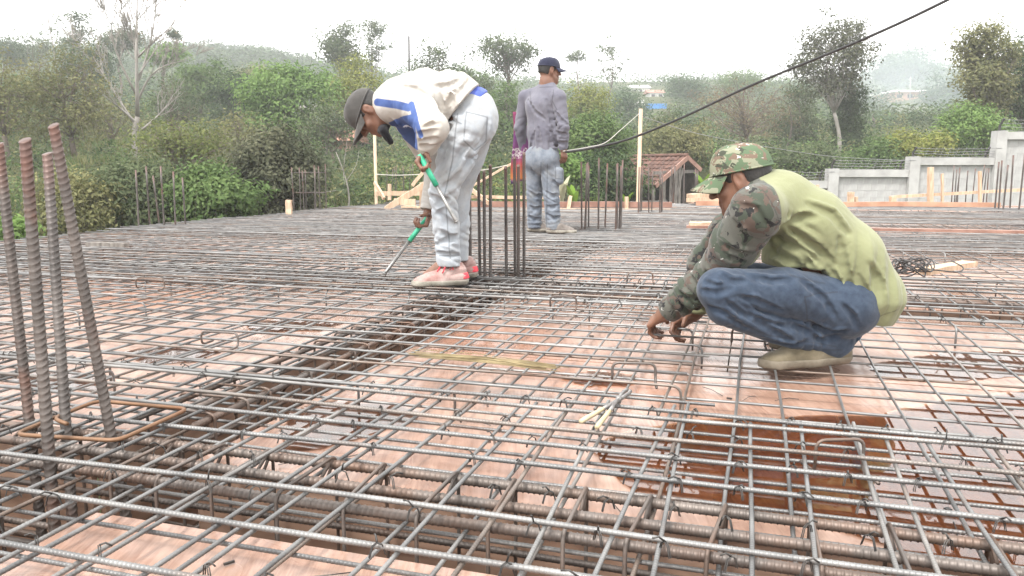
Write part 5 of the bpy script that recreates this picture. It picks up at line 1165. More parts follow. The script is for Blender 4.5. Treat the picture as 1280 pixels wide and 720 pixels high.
# ---------------------------------------------------------------- the bent man
def bent_man():
    A = at_y; Y = 4.2; UZ = np.array([0, 0, 1.0]); DY = np.array([0, 1.0, 0]); ft = A(552, 352, 4.2); ft[2] = 0.006
    root = thing('person', ft, 'man bending over in a white jacket with blue stripes, pale jeans and black cap', 'person')
    hL, kL, aL = A(584, 160, 4.13), A(554, 240, 4.12), A(561, 326, 4.15); hR, kR, aR = A(595, 157, 4.33), A(572, 240, 4.38), A(571, 326, 4.40)
    pv, ws, ch, c3, nk = A(590, 142, 4.23), A(566, 128, 4.23), A(528, 125, 4.23), A(498, 128, 4.23), A(482, 137, 4.23)
    sL, eL, wL = A(518, 130, 4.03), A(541, 160, 3.90), A(532, 186, 4.00); sR, eR, wR = A(508, 142, 4.42), A(548, 212, 4.56), A(537, 264, 4.50)
    hc = A(459, 141, 4.22); Fm = frame((-.33, -.10, -.94), (-.93, -.06, .34))
    S = SDF((-1.0, 3.7, -.03), (.05, 4.75, 1.2), .0065)
    add_head(S, hc, Fm, nk); S.chain([pv, ws, ch, c3], [.10, .10, .125, .09], .05, asp=1.3, axis=DY); S.cone(c3, nk, .08, .06, .05)
    for s_, e_, w_ in ((sL, eL, wL), (sR, eR, wR)): S.cone(c3, s_, .07, .06, .05); S.chain([s_, e_, w_], [.052, .043, .031], .02)
    for h_, k_, a_ in ((hL, kL, aL), (hR, kR, aR)): S.cone(pv, h_, .095, .09, .05); S.chain([h_, k_, a_], [.064, .036, .028], .02); S.cone(a_, A(535, 345, a_[1]), .04, .03, .02)
    tL0, tL1 = A(524, 193, 3.955), A(571, 278, 3.93); tR0, tR1 = A(534, 272, 4.47), A(480, 343, 4.33)
    dL, dR = unit(tL1 - tL0), unit(tR1 - tR0)
    add_hand(S, wL, unit(A(523, 203, 3.97) - wL), (.75, -.1, -.35), (-.2, -.9, 0), (1.0, 1.35, .9), 0, 1.0, 1.05); add_hand(S, wR, unit(A(529, 284, 4.46) - wR), (-.75, -.5, .2), (.2, -.9, .3), (.9, 1.3, .9), 0, 1.0, 1.05)
    link('body', S.mesh('body'), M_SKIN2, root); eyes_on(root, hc, Fm); hair_on(root, hc, Fm, .006)
    # jeans
    S = SDF((-.62, 3.9, .03), (.1, 4.65, 1.1), .0058)
    S.cone(pv, A(594, 148, 4.23), .122, .112, .05, asp=1.22, axis=DY); S.cone(A(596, 158, 4.15), A(596, 158, 4.31), .098, .098, .04); S.cone(pv, A(578, 136, 4.23), .122, .12, .05, asp=1.25, axis=DY)
    for i, (h_, k_, a_) in enumerate(((hL, kL, aL), (hR, kR, aR))):
        S.chain([h_, (h_ + k_) / 2, k_], [.108, .09, .072], .02); S.chain([k_, k_ + (a_ - k_) * .5, a_ - UZ * .02], [.071, .066, .064], .02); d = unit(k_ - h_); dc = unit(a_ - k_)
        S.fold(k_, .17, UZ + [.8, 0, 0], .042, .0055, seed=1 + i); S.fold(k_ + dc * .16, .15, UZ - [.9, 0, 0], .04, .0045, seed=12 + i); S.fold(a_ - dc * .06, .17, UZ + [.6, 0, 0], .036, .006, seed=3 + i); S.fold(h_ + d * .16, .22, UZ + np.array([-1.1, 0, 0]), .05, .007, seed=5 + i)
    S.fold(A(568, 165, 4.06), .2, (-.9, 0, .8), .04, .0035, seed=8); S.fold(A(600, 170, 4.1), .2, (.4, 0, 1), .05, .006, seed=18); pn = unit(A(560, 160, 4.23) - A(603, 106, 4.23)); wn = np.array([pn[2], 0, -pn[0]]); wn = wn if wn[0] < 0 else -wn
    S.cut(A(571, 124, 4.23), wn); S.cut(A(560, 331, 4.2), (0, 0, -1)); S.creases([[(568, 241), (556, 252), (545, 258)], [(567, 254), (556, 264), (545, 268)], [(537, 244), (550, 251), (562, 250)], [(547, 288), (560, 296), (576, 301)], [(546, 306), (560, 300), (574, 294)], [(546, 316), (560, 320), (576, 318)], [(552, 194), (545, 208), (539, 222)], [(584, 180), (574, 195), (566, 210)], [(554, 144), (562, 148), (570, 155)], [(564, 156), (558, 164), (553, 174)], [(560, 171), (552, 186), (545, 202)], [(596, 178), (586, 200), (580, 216)], [(612, 150), (606, 172), (596, 188)], [(552, 268), (560, 278), (572, 282)], [(575, 216), (566, 228), (552, 236)]], .012, .02, .004, 3.0)
    me = S.mesh('jeans'); seams(me, [[(583, 140), (580, 176), (593, 188), (607, 176), (609, 146), (583, 140)], [(572, 142), (566, 200), (556, 242), (562, 324)], [(560, 137), (566, 150), (577, 155)], [(548, 321), (582, 321)]], 4.05, .0045, 4.3); jo = link('jeans', me, M_PALEJEANS, root)
    S = SDF((-.4, 3.95, .8), (.05, 4.55, 1.12), .006); S.cone(A(592, 136, 4.23), A(570, 130, 4.23), .117, .119, .05, asp=1.27, axis=DY); S.cut(A(566, 122, 4.23), wn); S.cut(A(592, 137, 4.23), -wn); link('waistband', S.mesh('waistband'), M_BLUECLOTH, root)
    # jacket
    S = SDF((-.95, 3.6, .3), (-.05, 4.8, 1.2), .0055)
    S.chain([A(583, 136, 4.23), ws, ch, c3], [.135, .148, .145, .115], .05, asp=1.36, axis=DY); S.cone(c3, A(484, 133, 4.23), .108, .085, .05, asp=1.15, axis=DY)
    S.fold(A(560, 125, 4.05), .2, (1, 0, .5), .06, .007, seed=9); S.fold(A(580, 130, 4.05), .13, (1, 0, .9), .03, .005, seed=10); S.fold(A(545, 105, 4.2), .2, (.9, 0, .2), .09, .006, seed=11)
    S.cut(A(580.5, 130, 4.23), -wn)
    for i, (s_, e_, w_) in enumerate(((sL, eL, wL), (sR, eR, wR))):
        S.cone(c3 + [.03, 0, 0], s_, .09, .088, .06); S.chain([s_, e_], [.088, .074], .03); S.chain([e_, w_ - unit(w_ - e_) * .02], [.074, .058], .03); d1, d2 = unit(e_ - s_), unit(w_ - e_)
        S.fold(e_, .15, d1 + d2, .05, .008, seed=2); S.fold(w_ - d2 * .05, .1, d2, .032, .006, seed=4); S.fold(s_ + d1 * .06, .15, d1, .06, .006, seed=6); S.cut_end(w_ - d2 * .004, d2, .10)
    S.cone(hc, nk + unit(nk - hc) * .01, .062, .064, .002, sub=True)
    S.creases([[(588, 99), (574, 118), (558, 140)], [(572, 110), (564, 126), (554, 142)], [(545, 112), (550, 128), (553, 144)], [(529, 162), (538, 158), (548, 154)], [(525, 177), (536, 177), (546, 174)], [(537, 125), (542, 136), (545, 148)], [(524, 168), (534, 168), (546, 163)], [(500, 108), (520, 112), (536, 122)], [(575, 100), (560, 108), (540, 108)], [(524, 184), (534, 184), (543, 182)], [(566, 132), (556, 152)], [(490, 150), (500, 158), (514, 160)]], .012, .02, .004, 3.0)
    me = S.mesh('jacket')
    def PXZ(px, py): p = A(px, py, 4.0); return p[[0, 2]]
    def seg(co, a, b):
        a, b = PXZ(*a), PXZ(*b); p = co[:, [0, 2]] - a; e = b - a; t_ = np.clip(p @ e / (e @ e), 0, 1); return np.linalg.norm(p - t_[:, None] * e, axis=1)
    def blue(co):
        d = np.minimum.reduce([seg(co, (466, 125), (492, 130)) - .019, seg(co, (492, 130), (513, 136)) - .019, seg(co, (517, 132), (523, 150)) - .015, seg(co, (523, 150), (530, 171)) - .013])
        poly = [(479, 151), (492, 147), (523, 144), (524, 188), (505, 183), (488, 168)]; pp = np.array([PXZ(*q) for q in poly]); inn = np.full(len(co), -1e9)
        for i in range(len(pp)):
            a, b = pp[i], pp[(i + 1) % len(pp)]; e = b - a; nn = np.array([-e[1], e[0]]) / np.linalg.norm(e); inn = np.maximum(inn, ((co[:, [0, 2]] - a) @ nn))
        return np.clip(.5 - np.minimum(d, inn) * 4, 0, 1)
    def crest(co):
        c = PXZ(504, 160); r = np.linalg.norm((co[:, [0, 2]] - c) * [1, 1.2], axis=1); d = np.minimum(np.abs(r - .021) - .004, np.maximum(np.abs(co[:, 0] - c[0]) - .003, r - .02)); return np.clip(.5 - d * 8, 0, 1) * (co[:, 1] < 4.2)
    attr(me, 'blue', blue); attr(me, 'crest', crest); me.materials.append(m_jacket()); link('jacket', me, None, root)
    S = SDF((-.85, 4.05, .7), (-.45, 4.4, 1.05), .005); S.cone(A(479, 163, 4.17), A(488, 177, 4.19), .022, .017, .02, asp=1.6, axis=DY); S.cone(A(478, 161, 4.2), A(481, 153, 4.24), .026, .036, .03, asp=1.3, axis=DY); S.fold(A(484, 168, 4.2), .08, (1, 0, .3), .02, .003); link('face_mask', S.mesh('face_mask'), M_BLACK, root)
    cap_on(root, hc + Fm[2] * .006, Fm, M_BLACKCAP, .085, 0, .088, .012)
    shoe(root, A(586, 350, 4.17), A(516, 357, 4.10), .006, .043, .085, M_SNEAK, M_SOLE, lace=M_RED); shoe(root, A(598, 346, 4.44), A(530, 350, 4.40), .006, .043, .085, M_SNEAK, M_SOLE, lace=M_RED)
    # the two green gripped bars he holds
    g = simple('green plastic grip', (.02, .28, .15), (.05, .40, .24), 30, .5, bmp=.2); st_ = simple('grey steel tube', (.16, .16, .155), (.26, .25, .24), 40, .4, .6, bmp=.2)
    for lab, a, b, fr in (('upper green gripped steel lever held against the pale jeans', tL0, tL1, .46), ('lower green gripped steel lever pushed into the bars', tR0, tR1, .42)):
        t_ = thing('steel_lever', a, lab, 'hand tool'); m = a + (b - a) * fr; mb = MB(); mb.tube(np.array([a, a + (m - a) * .03, m - (m - a) * .02, m]), np.array([.011, .0135, .0135, .012]), 10); mb.tube(np.array([a + (m - a) * .2, m]) + unit(np.cross(b - a, [0, 1, 0])) * .0, .0137, 10)
        link('grip', mb.mesh('grip', True), g, t_); mb = MB(); mb.tube(np.array([m, m + (b - m) * .9, b]), np.array([.0095, .0095, .0105]), 9); mb.tube(np.array([b - (b - m) * .04, b]), .0125, 9); link('shaft', mb.mesh('shaft', True), st_, t_)
bent_man()
# ---------------------------------------------------------------- the standing man
def standing_man():
    A = at_y; Y = 7.6; UZ = np.array([0, 0, 1.0]); f = unit((.62, .78, 0)); rt = unit((.78, -.62, 0)); ft = A(679, 288, Y); ft[2] = .006
    root = thing('person', ft, 'man standing with his back turned in a faded grey long sleeved shirt and navy cap', 'person')
    px = lambda x, y, d=0: A(x, y, Y + d)
    hip = px(678, 200); hL, hR = hip - rt * .085, hip + rt * .085; aL, aR = px(668, 281, .1), px(692, 283, -.06); kL, kR = px(668, 243, .08), px(689, 243, -.06)
    ch, nk = px(677, 132), px(684, 106); sL, sR = px(657, 122, .16), px(698, 122, -.12); eL, wL = px(650, 160, .2), px(655, 186, .28); eR, wR = px(704, 158, -.16), px(704, 185, -.1)
    hc = px(687, 88); Fm = frame((.93, .36, -.08), (.05, 0, 1))
    S = SDF((-.05, 7.05, -.02), (.75, 8.2, 1.8), .007)
    add_head(S, hc, Fm, nk); S.chain([hip, px(678, 165), ch], [.085, .08, .08], .05, asp=1.45, axis=rt); S.cone(ch, nk, .07, .056, .06)
    for s_, e_, w_ in ((sL, eL, wL), (sR, eR, wR)): S.cone(nk - UZ * .07, s_, .05, .042, .05); S.chain([s_, e_, w_], [.042, .032, .028], .02)
    for h_, k_, a_ in ((hL, kL, aL), (hR, kR, aR)): S.cone(hip, h_, .085, .075, .04); S.chain([h_, k_, a_], [.065, .045, .036], .02); S.cone(a_, a_ + [.12, .02, -.05], .035, .03, .02)
    add_hand(S, wR, (.12, -.05, -1), (-.6, .7, 0), f, (.5, .7, .6), .02, .7); add_hand(S, wL, (.1, .3, -1), (.6, .5, 0), f, (.6, .8, .6), .02, .7)
    link('body', S.mesh('body'), M_SKIN2, root); eyes_on(root, hc, Fm); hair_on(root, hc, Fm, .006)
    S = SDF((-.0, 7.1, .03), (.72, 8.1, 1.0), .0065); S.cone(hip + UZ * .06, hip - UZ * .03, .115, .115, .05, asp=1.3, axis=rt); S.cone(hL - f * .03, hR - f * .03, .1, .1, .05)
    for i, (h_, k_, a_) in enumerate(((hL, kL, aL), (hR, kR, aR))):
        S.chain([h_, k_, a_ - UZ * .02], [.098, .076, .070], .012); S.fold(k_, .17, UZ + rt * .5, .05, .005, seed=i); S.fold(a_, .2, UZ, .045, .007, seed=3 + i); S.fold(h_ - UZ * .1, .16, UZ + rt * .8, .055, .004, seed=6 + i)
    pk = px(699, 214, -.12); S.cone(pk, pk - UZ * .09, .04, .04, .02, asp=1.2, axis=f); S.cut(px(678, 286), (0, 0, -1)); S.creases([[(662, 240), (669, 246), (677, 244)], [(683, 240), (690, 246), (697, 243)], [(661, 270), (668, 275), (675, 273)], [(684, 268), (692, 274), (699, 271)], [(664, 210), (670, 222)], [(690, 225), (697, 232)], [(684, 258), (690, 260), (698, 256)], [(662, 258), (668, 262), (676, 259)]], .014, .02, .005, 2.0)
    me = S.mesh('trousers'); seams(me, [[(676, 203), (676, 222)], [(684, 205), (683, 285)], [(694, 208), (704, 208), (703, 224), (694, 223), (694, 208)]], 7.5, .006); link('trousers', me, M_GREYJEANS, root)
    S = SDF((-.05, 7.05, .5), (.75, 8.2, 1.6), .006); S.chain([px(680, 199), px(679, 165), ch], [.114, .108, .113], .05, asp=1.46, axis=rt); S.cone(ch, nk - UZ * .01, .115, .066, .06, asp=1.2, axis=rt)
    for i, (s_, e_, w_) in enumerate(((sL, eL, wL), (sR, eR, wR))):
        S.cone(nk - UZ * .06, s_, .07, .074, .05); S.chain([s_, e_, w_ - UZ * .005], [.070, .056, .046], .012); d2 = unit(w_ - e_); S.fold(e_, .2, unit(e_ - s_) + rt * .5, .055, .004, seed=i); S.fold(w_ - d2 * .05, .12, d2, .04, .003, seed=2 + i); S.cut_end(w_ + d2 * .004, d2, .1)
    S.fold(px(672, 165, -.2), .35, rt + UZ * .35, .12, .005, seed=5); S.fold(px(688, 135, -.2), .22, rt - UZ * .8, .07, .004, seed=6); S.fold(px(679, 192, -.1), .22, rt, .085, .007, seed=7); S.cut(px(679, 198), (-.02, 0, -1)); S.cone(hc - UZ * .05, nk, .056, .06, .002, sub=True)
    S.creases([[(683, 125), (690, 150), (696, 180)], [(686, 160), (693, 176), (699, 190)], [(661, 193), (664, 180), (668, 165)], [(672, 192), (674, 178), (673, 160)], [(690, 192), (688, 178), (683, 165)], [(694, 140), (700, 150), (707, 154)], [(696, 165), (702, 168), (708, 168)], [(660, 125), (668, 140), (680, 148)], [(697, 178), (703, 180), (708, 178)]], .014, .022, .005, 2.0)
    me = S.mesh('shirt'); seams(me, [[(656, 195), (704, 195.5)], [(692, 112), (690, 126), (696, 138)], [(663, 112), (664, 130)], [(675, 108), (692, 108)]], 7.45, .005); link('shirt', me, M_GREYSHIRT, root); cap_on(root, hc + Fm[2] * .01, Fm, M_NAVY, .075, .0, .088, .014)
    shoe(root, aL + [-.07, -.0, 0], aL + [.19, .02, 0], .006, .042, .085, M_BROWNSHOE, M_SOLE, .006); shoe(root, aR + [-.07, -.01, 0], aR + [.21, -.03, 0], .006, .042, .085, M_BROWNSHOE, M_SOLE, .006)
standing_man()
# ================================================================ water lying on the plywood
def m_water(tint=(1.0, .74, .52, 1)):
    m = bpy.data.materials.new('rain water film'); m.use_nodes = True; t = m.node_tree; t.nodes.clear()
    fr = t.nodes.new('ShaderNodeFresnel'); fr.inputs[0].default_value = 2.0; tr = t.nodes.new('ShaderNodeBsdfTransparent'); tr.inputs[0].default_value = tint; gl = t.nodes.new('ShaderNodeBsdfGlossy'); gl.inputs['Roughness'].default_value = .03
    geo = t.nodes.new('ShaderNodeNewGeometry'); bp = t.nodes.new('ShaderNodeBump'); bp.inputs['Strength'].default_value = .05; bp.inputs['Distance'].default_value = .01
    t.links.new(noise(t, 9, 2, .5, vec=geo.outputs['Position']), bp.inputs['Height']); t.links.new(bp.outputs[0], gl.inputs['Normal'])
    mx = t.nodes.new('ShaderNodeMixShader'); o = t.nodes.new('ShaderNodeOutputMaterial'); t.links.new(fr.outputs[0], mx.inputs[0]); t.links.new(tr.outputs[0], mx.inputs[1]); t.links.new(gl.outputs[0], mx.inputs[2]); t.links.new(mx.outputs[0], o.inputs[0]); return m
M_WATER = m_water(); M_WATER2 = m_water((.93, .80, .70, 1)); rp = np.random.default_rng(17)
def puddle(pts, m_=None):
    P = np.array([at_z(x, y, ZP + .0022) for x, y in pts]); n = len(P); out = []
    for i in range(n):
        a, b_ = P[i], P[(i + 1) % n]; k = max(2, int(np.linalg.norm(b_ - a) / .012))
        for j in range(k): out.append(a + (b_ - a) * j / k)
    out = np.array(out); c = out.mean(0); m = len(out); w = np.zeros(m)
    for f in (3, 7, 13, 29, 61, 97): w += rp.normal(0, .6) * np.sin(np.arange(m) * 2 * math.pi * f / m + rp.uniform(0, 6.3)) / f ** .55
    out = out + (out - c) / (np.linalg.norm(out - c, axis=1, keepdims=True) + 1e-6) * (w * .028)[:, None]; out[:, 2] = ZP + .0022
    V = np.concatenate([out, c[None]]); ar = np.sum(out[:, 0] * np.roll(out[:, 1], -1) - np.roll(out[:, 0], -1) * out[:, 1]); T_ = [[i, (i + 1) % m, m] if ar > 0 else [(i + 1) % m, i, m] for i in range(m)]
    link('puddle', mesh_np('puddle', V, None, False, np.array(T_)), m_ or M_WATER2, kind='structure')
puddle([(735, 560), (800, 536), (880, 524), (990, 520), (1100, 516), (1180, 500), (1300, 486), (1330, 560), (1330, 640), (1320, 712), (1150, 690), (1000, 655), (900, 640), (800, 620)], M_WATER)
puddle([(350, 520), (400, 502), (470, 500), (525, 512), (505, 532), (455, 545), (405, 560), (350, 560)])
puddle([(700, 470), (740, 462), (800, 470), (790, 480), (730, 482)]); puddle([(1085, 455), (1180, 440), (1290, 438), (1290, 468), (1180, 478), (1100, 474)]); puddle([(150, 440), (215, 430), (280, 436), (250, 452), (180, 456)])
puddle([(300, 402), (380, 396), (430, 402), (400, 412), (320, 414)]); puddle([(10, 470), (60, 462), (130, 468), (120, 486), (40, 492)])

# ================================================================ small things on the bars
st = thing('loose_stirrup', at_z(120, 530, .014), 'tan bent steel loop lying round the four thick column bars', 'steel loop'); mb = MB(); q = [at_z(x, y, .016) for x, y in ((70, 521), (18, 543), (147, 551), (236, 511), (121, 501), (66, 523), (84, 530))]
mb.tube(bend(q, .03, 4), .0052, 7); link('bar', mb.mesh('bar', True), M_TAN, st)
def spacer(label, px, py, w, h, ang, z=.0, m=M_RUSTY):
    c = at_z(px, py, z); d = G(math.cos(ang), math.sin(ang)); e = G(-math.sin(ang), math.cos(ang)); r = thing('bent_spacer', c, label, 'wire spacer'); mb = MB()
    mb.tube(bend([c - d * w / 2 - e * .07, c - d * w / 2, c - d * w / 2 + [0, 0, h], c + d * w / 2 + [0, 0, h], c + d * w / 2, c + d * w / 2 + e * .07], .022, 4), .0042, 6); link('bar', mb.mesh('bar', True), m, r)
spacer('bent wire spacer standing behind the pincers', 792, 476, .13, .055, 1.4, -.02); spacer('bent wire spacer in the puddle right of the centre', 1048, 590, .11, .075, 1.2, -.05); spacer('bent wire spacer in front of the boot of the squatting man', 935, 430, .12, .06, 1.5, -.04)
spacer('bent wire spacer among the bars well left of the lever tip', 188, 360, .15, .05, 1.3, 0); spacer('bent wire spacer below the left end of the wire bundle', 275, 432, .15, .05, 1.5, -.02); spacer('bent wire spacer beyond the wire bundle near the middle beam', 704, 384, .12, .05, 1.4, -.01); spacer('bent wire spacer behind the sleeve of the squatting man', 800, 352, .14, .05, 1.3, 0)
# pincers
def pincers():
    z = .016; J = at_z(773, 500, z); a, b_ = at_z(726, 527, z), at_z(746, 534, z); root = thing('pincers', J, 'steel pincers with two cream handles lying open on the bars', 'pincers'); st_ = simple('worn pincer steel', (.14, .13, .125), (.3, .29, .28), 40, .4, .7, bmp=.2); cr = simple('cream dipped handle', (.36, .30, .18), (.46, .39, .26), 12, .55, bmp=.2)
    for i, (e, jw) in enumerate(((a, at_z(786, 492, z)), (b_, at_z(780, 489, z)))):
        m = J + (e - J) * .42; mb = MB(); mb.tube(bend([jw + (jw - J) * .25 + (at_z(784, 490, z) - jw) * .6, jw, J + [0, 0, .004 * i], m], .012, 4), np.linspace(.0085, .0058, 12)[: len(bend([jw, jw, J, m], .012, 4))] if False else .0055, 8); link('jaw_arm', mb.mesh('jaw_arm', True), st_, root)
        mb = MB(); mb.tube(np.array([m, m + (e - m) * .1, m + (e - m) * .8, e]), np.array([.0045, .0058, .0066, .006]), 9); link('handle', mb.mesh('handle', True), cr, root)
    mb = MB(); mb.tube(np.array([J - [0, 0, .008], J + [0, 0, .010]]), .0075, 10); link('pivot', mb.mesh('pivot', True), st_, root)
pincers()
# bundle of straight tie wires
bd = thing('wire_bundle', at_z(600, 452, .012), 'loose bundle of thin straw coloured tie wires laid across the bars', 'wire bundle'); M_STRAW = simple('oiled tie wire', (.14, .105, .05), (.3, .24, .13), 12, .5, .4)
for k in range(34):
    o = rp.normal(0, 1); a, b_ = at_z(520 + rp.normal(0, 5), 443 + o * 2.4, .012), at_z(685 + rp.normal(0, 10), 460 + o * 2.0 + rp.normal(0, 1.2), .012 + abs(rp.normal(0, .006))); mb = MB(); mb.tube(np.array([a, (a + b_) / 2 + [0, rp.normal(0, .006), rp.uniform(0, .01)], b_]), .0011, 4); link('wire', mb.mesh('wire', True), M_STRAW, bd)
# coil of wire and a piece of wood
cw = thing('wire_coil', at_z(1146, 338, .03), 'tangled coil of dark wire beside a scrap of wood behind the squatting man', 'wire coil'); c = at_z(1146, 336, .04)
for k in range(9):
    t_ = np.linspace(0, 6.283, 20); R_ = rp.uniform(.06, .11); ph = rp.uniform(0, 3); ox, oy = rp.normal(0, .03), rp.normal(0, .05); mb = MB(); mb.tube(np.stack([c[0] + ox + R_ * np.cos(t_ + ph), c[1] + oy + R_ * 1.2 * np.sin(t_ + ph), c[2] + .03 * np.sin(2 * t_ + k) + rp.uniform(-.02, .04)], 1)[:-1], .004, 5, closed=True); link('loop', mb.mesh('loop', True), M_STEEL, cw)
mb = MB(); mb.tube(bend([c + [.05, 0, 0], c + [.24, -.02, -.02], c + [.31, .05, .0], c + [.28, .15, .03]], .05, 4), .004, 5); mb.tube(bend([c - [.05, 0, 0], c + [-.15, -.05, -.03], c + [-.19, .02, .0]], .05, 4), .004, 5); link('loose_end', mb.mesh('loose_end', True), M_STEEL, cw)
def timber(name, label, a, b_, w, h, m=M_TIMBER, cat='timber', up=(0, 0, 1), parent=None, grp=None):
    a, b_ = np.asarray(a, float), np.asarray(b_, float); mb = MB(); d = unit(b_ - a); u_ = np.asarray(up, float); sx = unit(np.cross(d, u_)); uz = np.cross(sx, d); n = 7; V = []
    for k in range(n):
        c = a + (b_ - a) * k / (n - 1) + sx * rp.normal(0, .0025) + uz * rp.normal(0, .0025)
        for s1, s2 in ((-1, -1), (1, -1), (1, 1), (-1, 1)): V.append(c + sx * s1 * w / 2 * (1 + rp.normal(0, .02)) + uz * s2 * h / 2 * (1 + rp.normal(0, .02)))
    Q = [[k * 4 + j, k * 4 + (j + 1) % 4, k * 4 + 4 + (j + 1) % 4, k * 4 + 4 + j] for k in range(n - 1) for j in range(4)] + [[3, 2, 1, 0], [n * 4 - 4, n * 4 - 3, n * 4 - 2, n * 4 - 1]]
    mb.add(V, Q); me = mb.mesh(name)
    if parent is not None: return link(name, me, m, parent)
    return tag(link(name, me, m, origin=a), label, cat, grp)
timber('wood_scrap', 'pale splintered wood scrap lying beside the wire coil', at_z(1152, 340, .02), at_z(1212, 329, .02), .09, .03)
timber('plank', 'long red edged plank lying on the bars behind the squatting man', at_z(858, 283, .02), at_z(1300, 290, .02), .10, .028, M_REDBOARD, 'plank')
timber('plank', 'short pale board on top of the red edged plank by the camouflage cap', at_z(862, 279, .07), at_z(915, 280, .07), .2, .03, M_TIMBER, 'plank')
timber('plank', 'thin dark slat lying on the bars at the left far side', at_z(110, 305, .02), at_z(158, 306, .02), .06, .03, M_OLDWOOD, 'plank')
# timber edge on the far side: middle
fm = thing('edge_formwork', at_z(660, 262, 0), 'pale timber edge formwork with braces along the far side behind the two standing men', 'formwork')
def fp(x, y, Y): return at_y(x, y, Y)
timber('edge_plank', None, fp(486, 264, 12.6), fp(838, 266, 12.2), .04, .12, M_TIMBER, parent=fm); timber('edge_plank', None, fp(586, 255, 12.75), fp(840, 256, 12.5), .04, .09, M_REDBOARD, parent=fm); timber('edge_plank', None, fp(560, 246, 12.9), fp(700, 247, 12.7), .05, .05, M_TIMBER, parent=fm)
timber('brace', None, fp(482, 262, 12.3), fp(533, 229, 12.5), .05, .09, M_TIMBER, parent=fm); timber('brace', None, fp(515, 232, 12.55), fp(534, 209, 12.6), .04, .05, M_TIMBER, parent=fm); timber('upright', None, fp(527, 266, 12.6), fp(527, 228, 12.6), .06, .08, M_TIMBER, up=(0, 1, 0), parent=fm); timber('brace', None, fp(468, 228, 14.0), fp(480, 248, 13.7), .04, .06, M_TIMBER, parent=fm); timber('upright', None, fp(487, 250, 13.6), fp(487, 230, 13.6), .05, .08, M_TIMBER, up=(0, 1, 0), parent=fm)
timber('brace', None, fp(588, 236, 12.8), fp(612, 255, 12.6), .04, .06, M_TIMBER, parent=fm); timber('brace', None, fp(577, 240, 12.3), fp(640, 204, 12.6), .025, .03, M_TIMBER, parent=fm); timber('upright', None, fp(672, 268, 12.5), fp(672, 240, 12.5), .06, .1, M_TIMBER, up=(0, 1, 0), parent=fm); timber('upright', None, fp(709, 268, 12.5), fp(713, 246, 12.6), .05, .12, M_TIMBER, up=(0, 1, 0), parent=fm); timber('upright', None, fp(783, 266, 12.5), fp(783, 246, 12.5), .05, .1, M_TIMBER, up=(0, 1, 0), parent=fm)
timber('edge_plank', None, fp(470, 242, 14.2), fp(530, 241, 14.0), .05, .08, M_TIMBER, parent=fm)
for k, (x, y, w, h) in enumerate(((496, 263, .5, .03), (515, 258, .35, .03), (505, 252, .12, .1))): timber('offcut', None, fp(x - 12, y, 12.1 + .15 * k), fp(x + 14, y + 1, 12.0 + .15 * k), w * .3, h, M_TIMBER, parent=fm)
# right
fr_ = thing('edge_formwork', at_z(1120, 258, 0), 'red brown timber edge formwork with stakes in front of the block wall', 'formwork')
timber('edge_plank', None, fp(870, 254, 12.9), fp(1250, 256, 12.5), .05, .075, simple('wet red brown timber', (.3, .15, .09), (.45, .26, .17), 4, .5, bmp=.2), parent=fr_)
for x, y0, y1, w in ((1063, 254, 240, .1), (1070, 254, 246, .06), (1116, 254, 245, .1), (1163, 256, 209, .085), (1178, 256, 217, .04), (1225, 256, 214, .05), (1022, 253, 231, .05), (888, 255, 236, .05)): timber('stake', None, fp(x, y0 + 4, 13.2), fp(x + rp.normal(0, .6), y1, 13.2), w * .8, w, M_TIMBER, up=(0, 1, 0), parent=fr_)
timber('rail', None, fp(1118, 246, 13.4), fp(1300, 236, 13.2), .03, .05, M_TIMBER, parent=fr_); timber('offcut', None, fp(862, 246, 13.4), fp(908, 243, 13.5), .3, .08, M_TIMBER, parent=fr_); timber('edge_plank', None, fp(858, 250, 13.2), fp(925, 249, 13.2), .04, .07, M_TIMBER, parent=fr_)
timber('stake', 'lone pale timber stake at the left far corner of the deck', fp(361, 272, 11.0), fp(361, 250, 11.0), .075, .075, M_TIMBER, 'stake', (0, 1, 0))
# cable, rope and wire
def line(name, label, pts, r, m, cat):
    P = np.array([at_y(*p) for p in pts]); t0 = np.arange(len(P)); t1 = np.linspace(0, len(P) - 1, 40); out = []
    for t_ in t1:                                       # Catmull-Rom
        i = min(int(t_), len(P) - 2); f = t_ - i; p0, p1, p2, p3 = P[max(i - 1, 0)], P[i], P[i + 1], P[min(i + 2, len(P) - 1)]
        out.append(.5 * (2 * p1 + (p2 - p0) * f + (2 * p0 - 5 * p1 + 4 * p2 - p3) * f * f + (3 * p1 - p0 - 3 * p2 + p3) * f ** 3))
    mb = MB(); mb.tube(np.array(out), r, 7); return tag(link(name, mb.mesh(name, True), m, origin=P[0]), label, cat)
M_RUBBER = simple('black cable sheath', (.014, .014, .015), (.03, .03, .03), 30, .55)
line('cable', 'thick black cable rising from the hand of the standing man to the top right', [(707, 190, 7.42), (740, 185, 7.25), (785, 174, 7.0), (850, 148, 6.7), (943, 105, 6.3), (1079, 49, 5.7), (1184, 0, 5.3), (1330, -76, 4.8)], .0105, M_RUBBER, 'cable')
M_ROPE = simple('pale nylon rope', (.34, .325, .29), (.45, .43, .39), 30, .8)
line('rope', 'thin pale rope from the standing man up to the timber pole', [(704, 189, 7.4), (735, 184, 8.5), (757, 178, 10), (775, 163, 12), (800, 141, 14.4)], .005, M_ROPE, 'rope')
line('wire', 'thin grey wire sagging from the timber pole to the block wall', [(801, 145, 14.5), (850, 161, 16), (891, 171, 17.5), (967, 185, 20), (1045, 196, 22), (1138, 201, 23.5)], .007, M_WIRE, 'wire')
line('rope', 'pale cord tied between the timber braces behind the legs of the bent man', [(469, 218, 14.1), (500, 219, 13.9), (540, 217, 13.6), (600, 213, 13), (636, 206, 12.7)], .007, M_ROPE, 'rope')
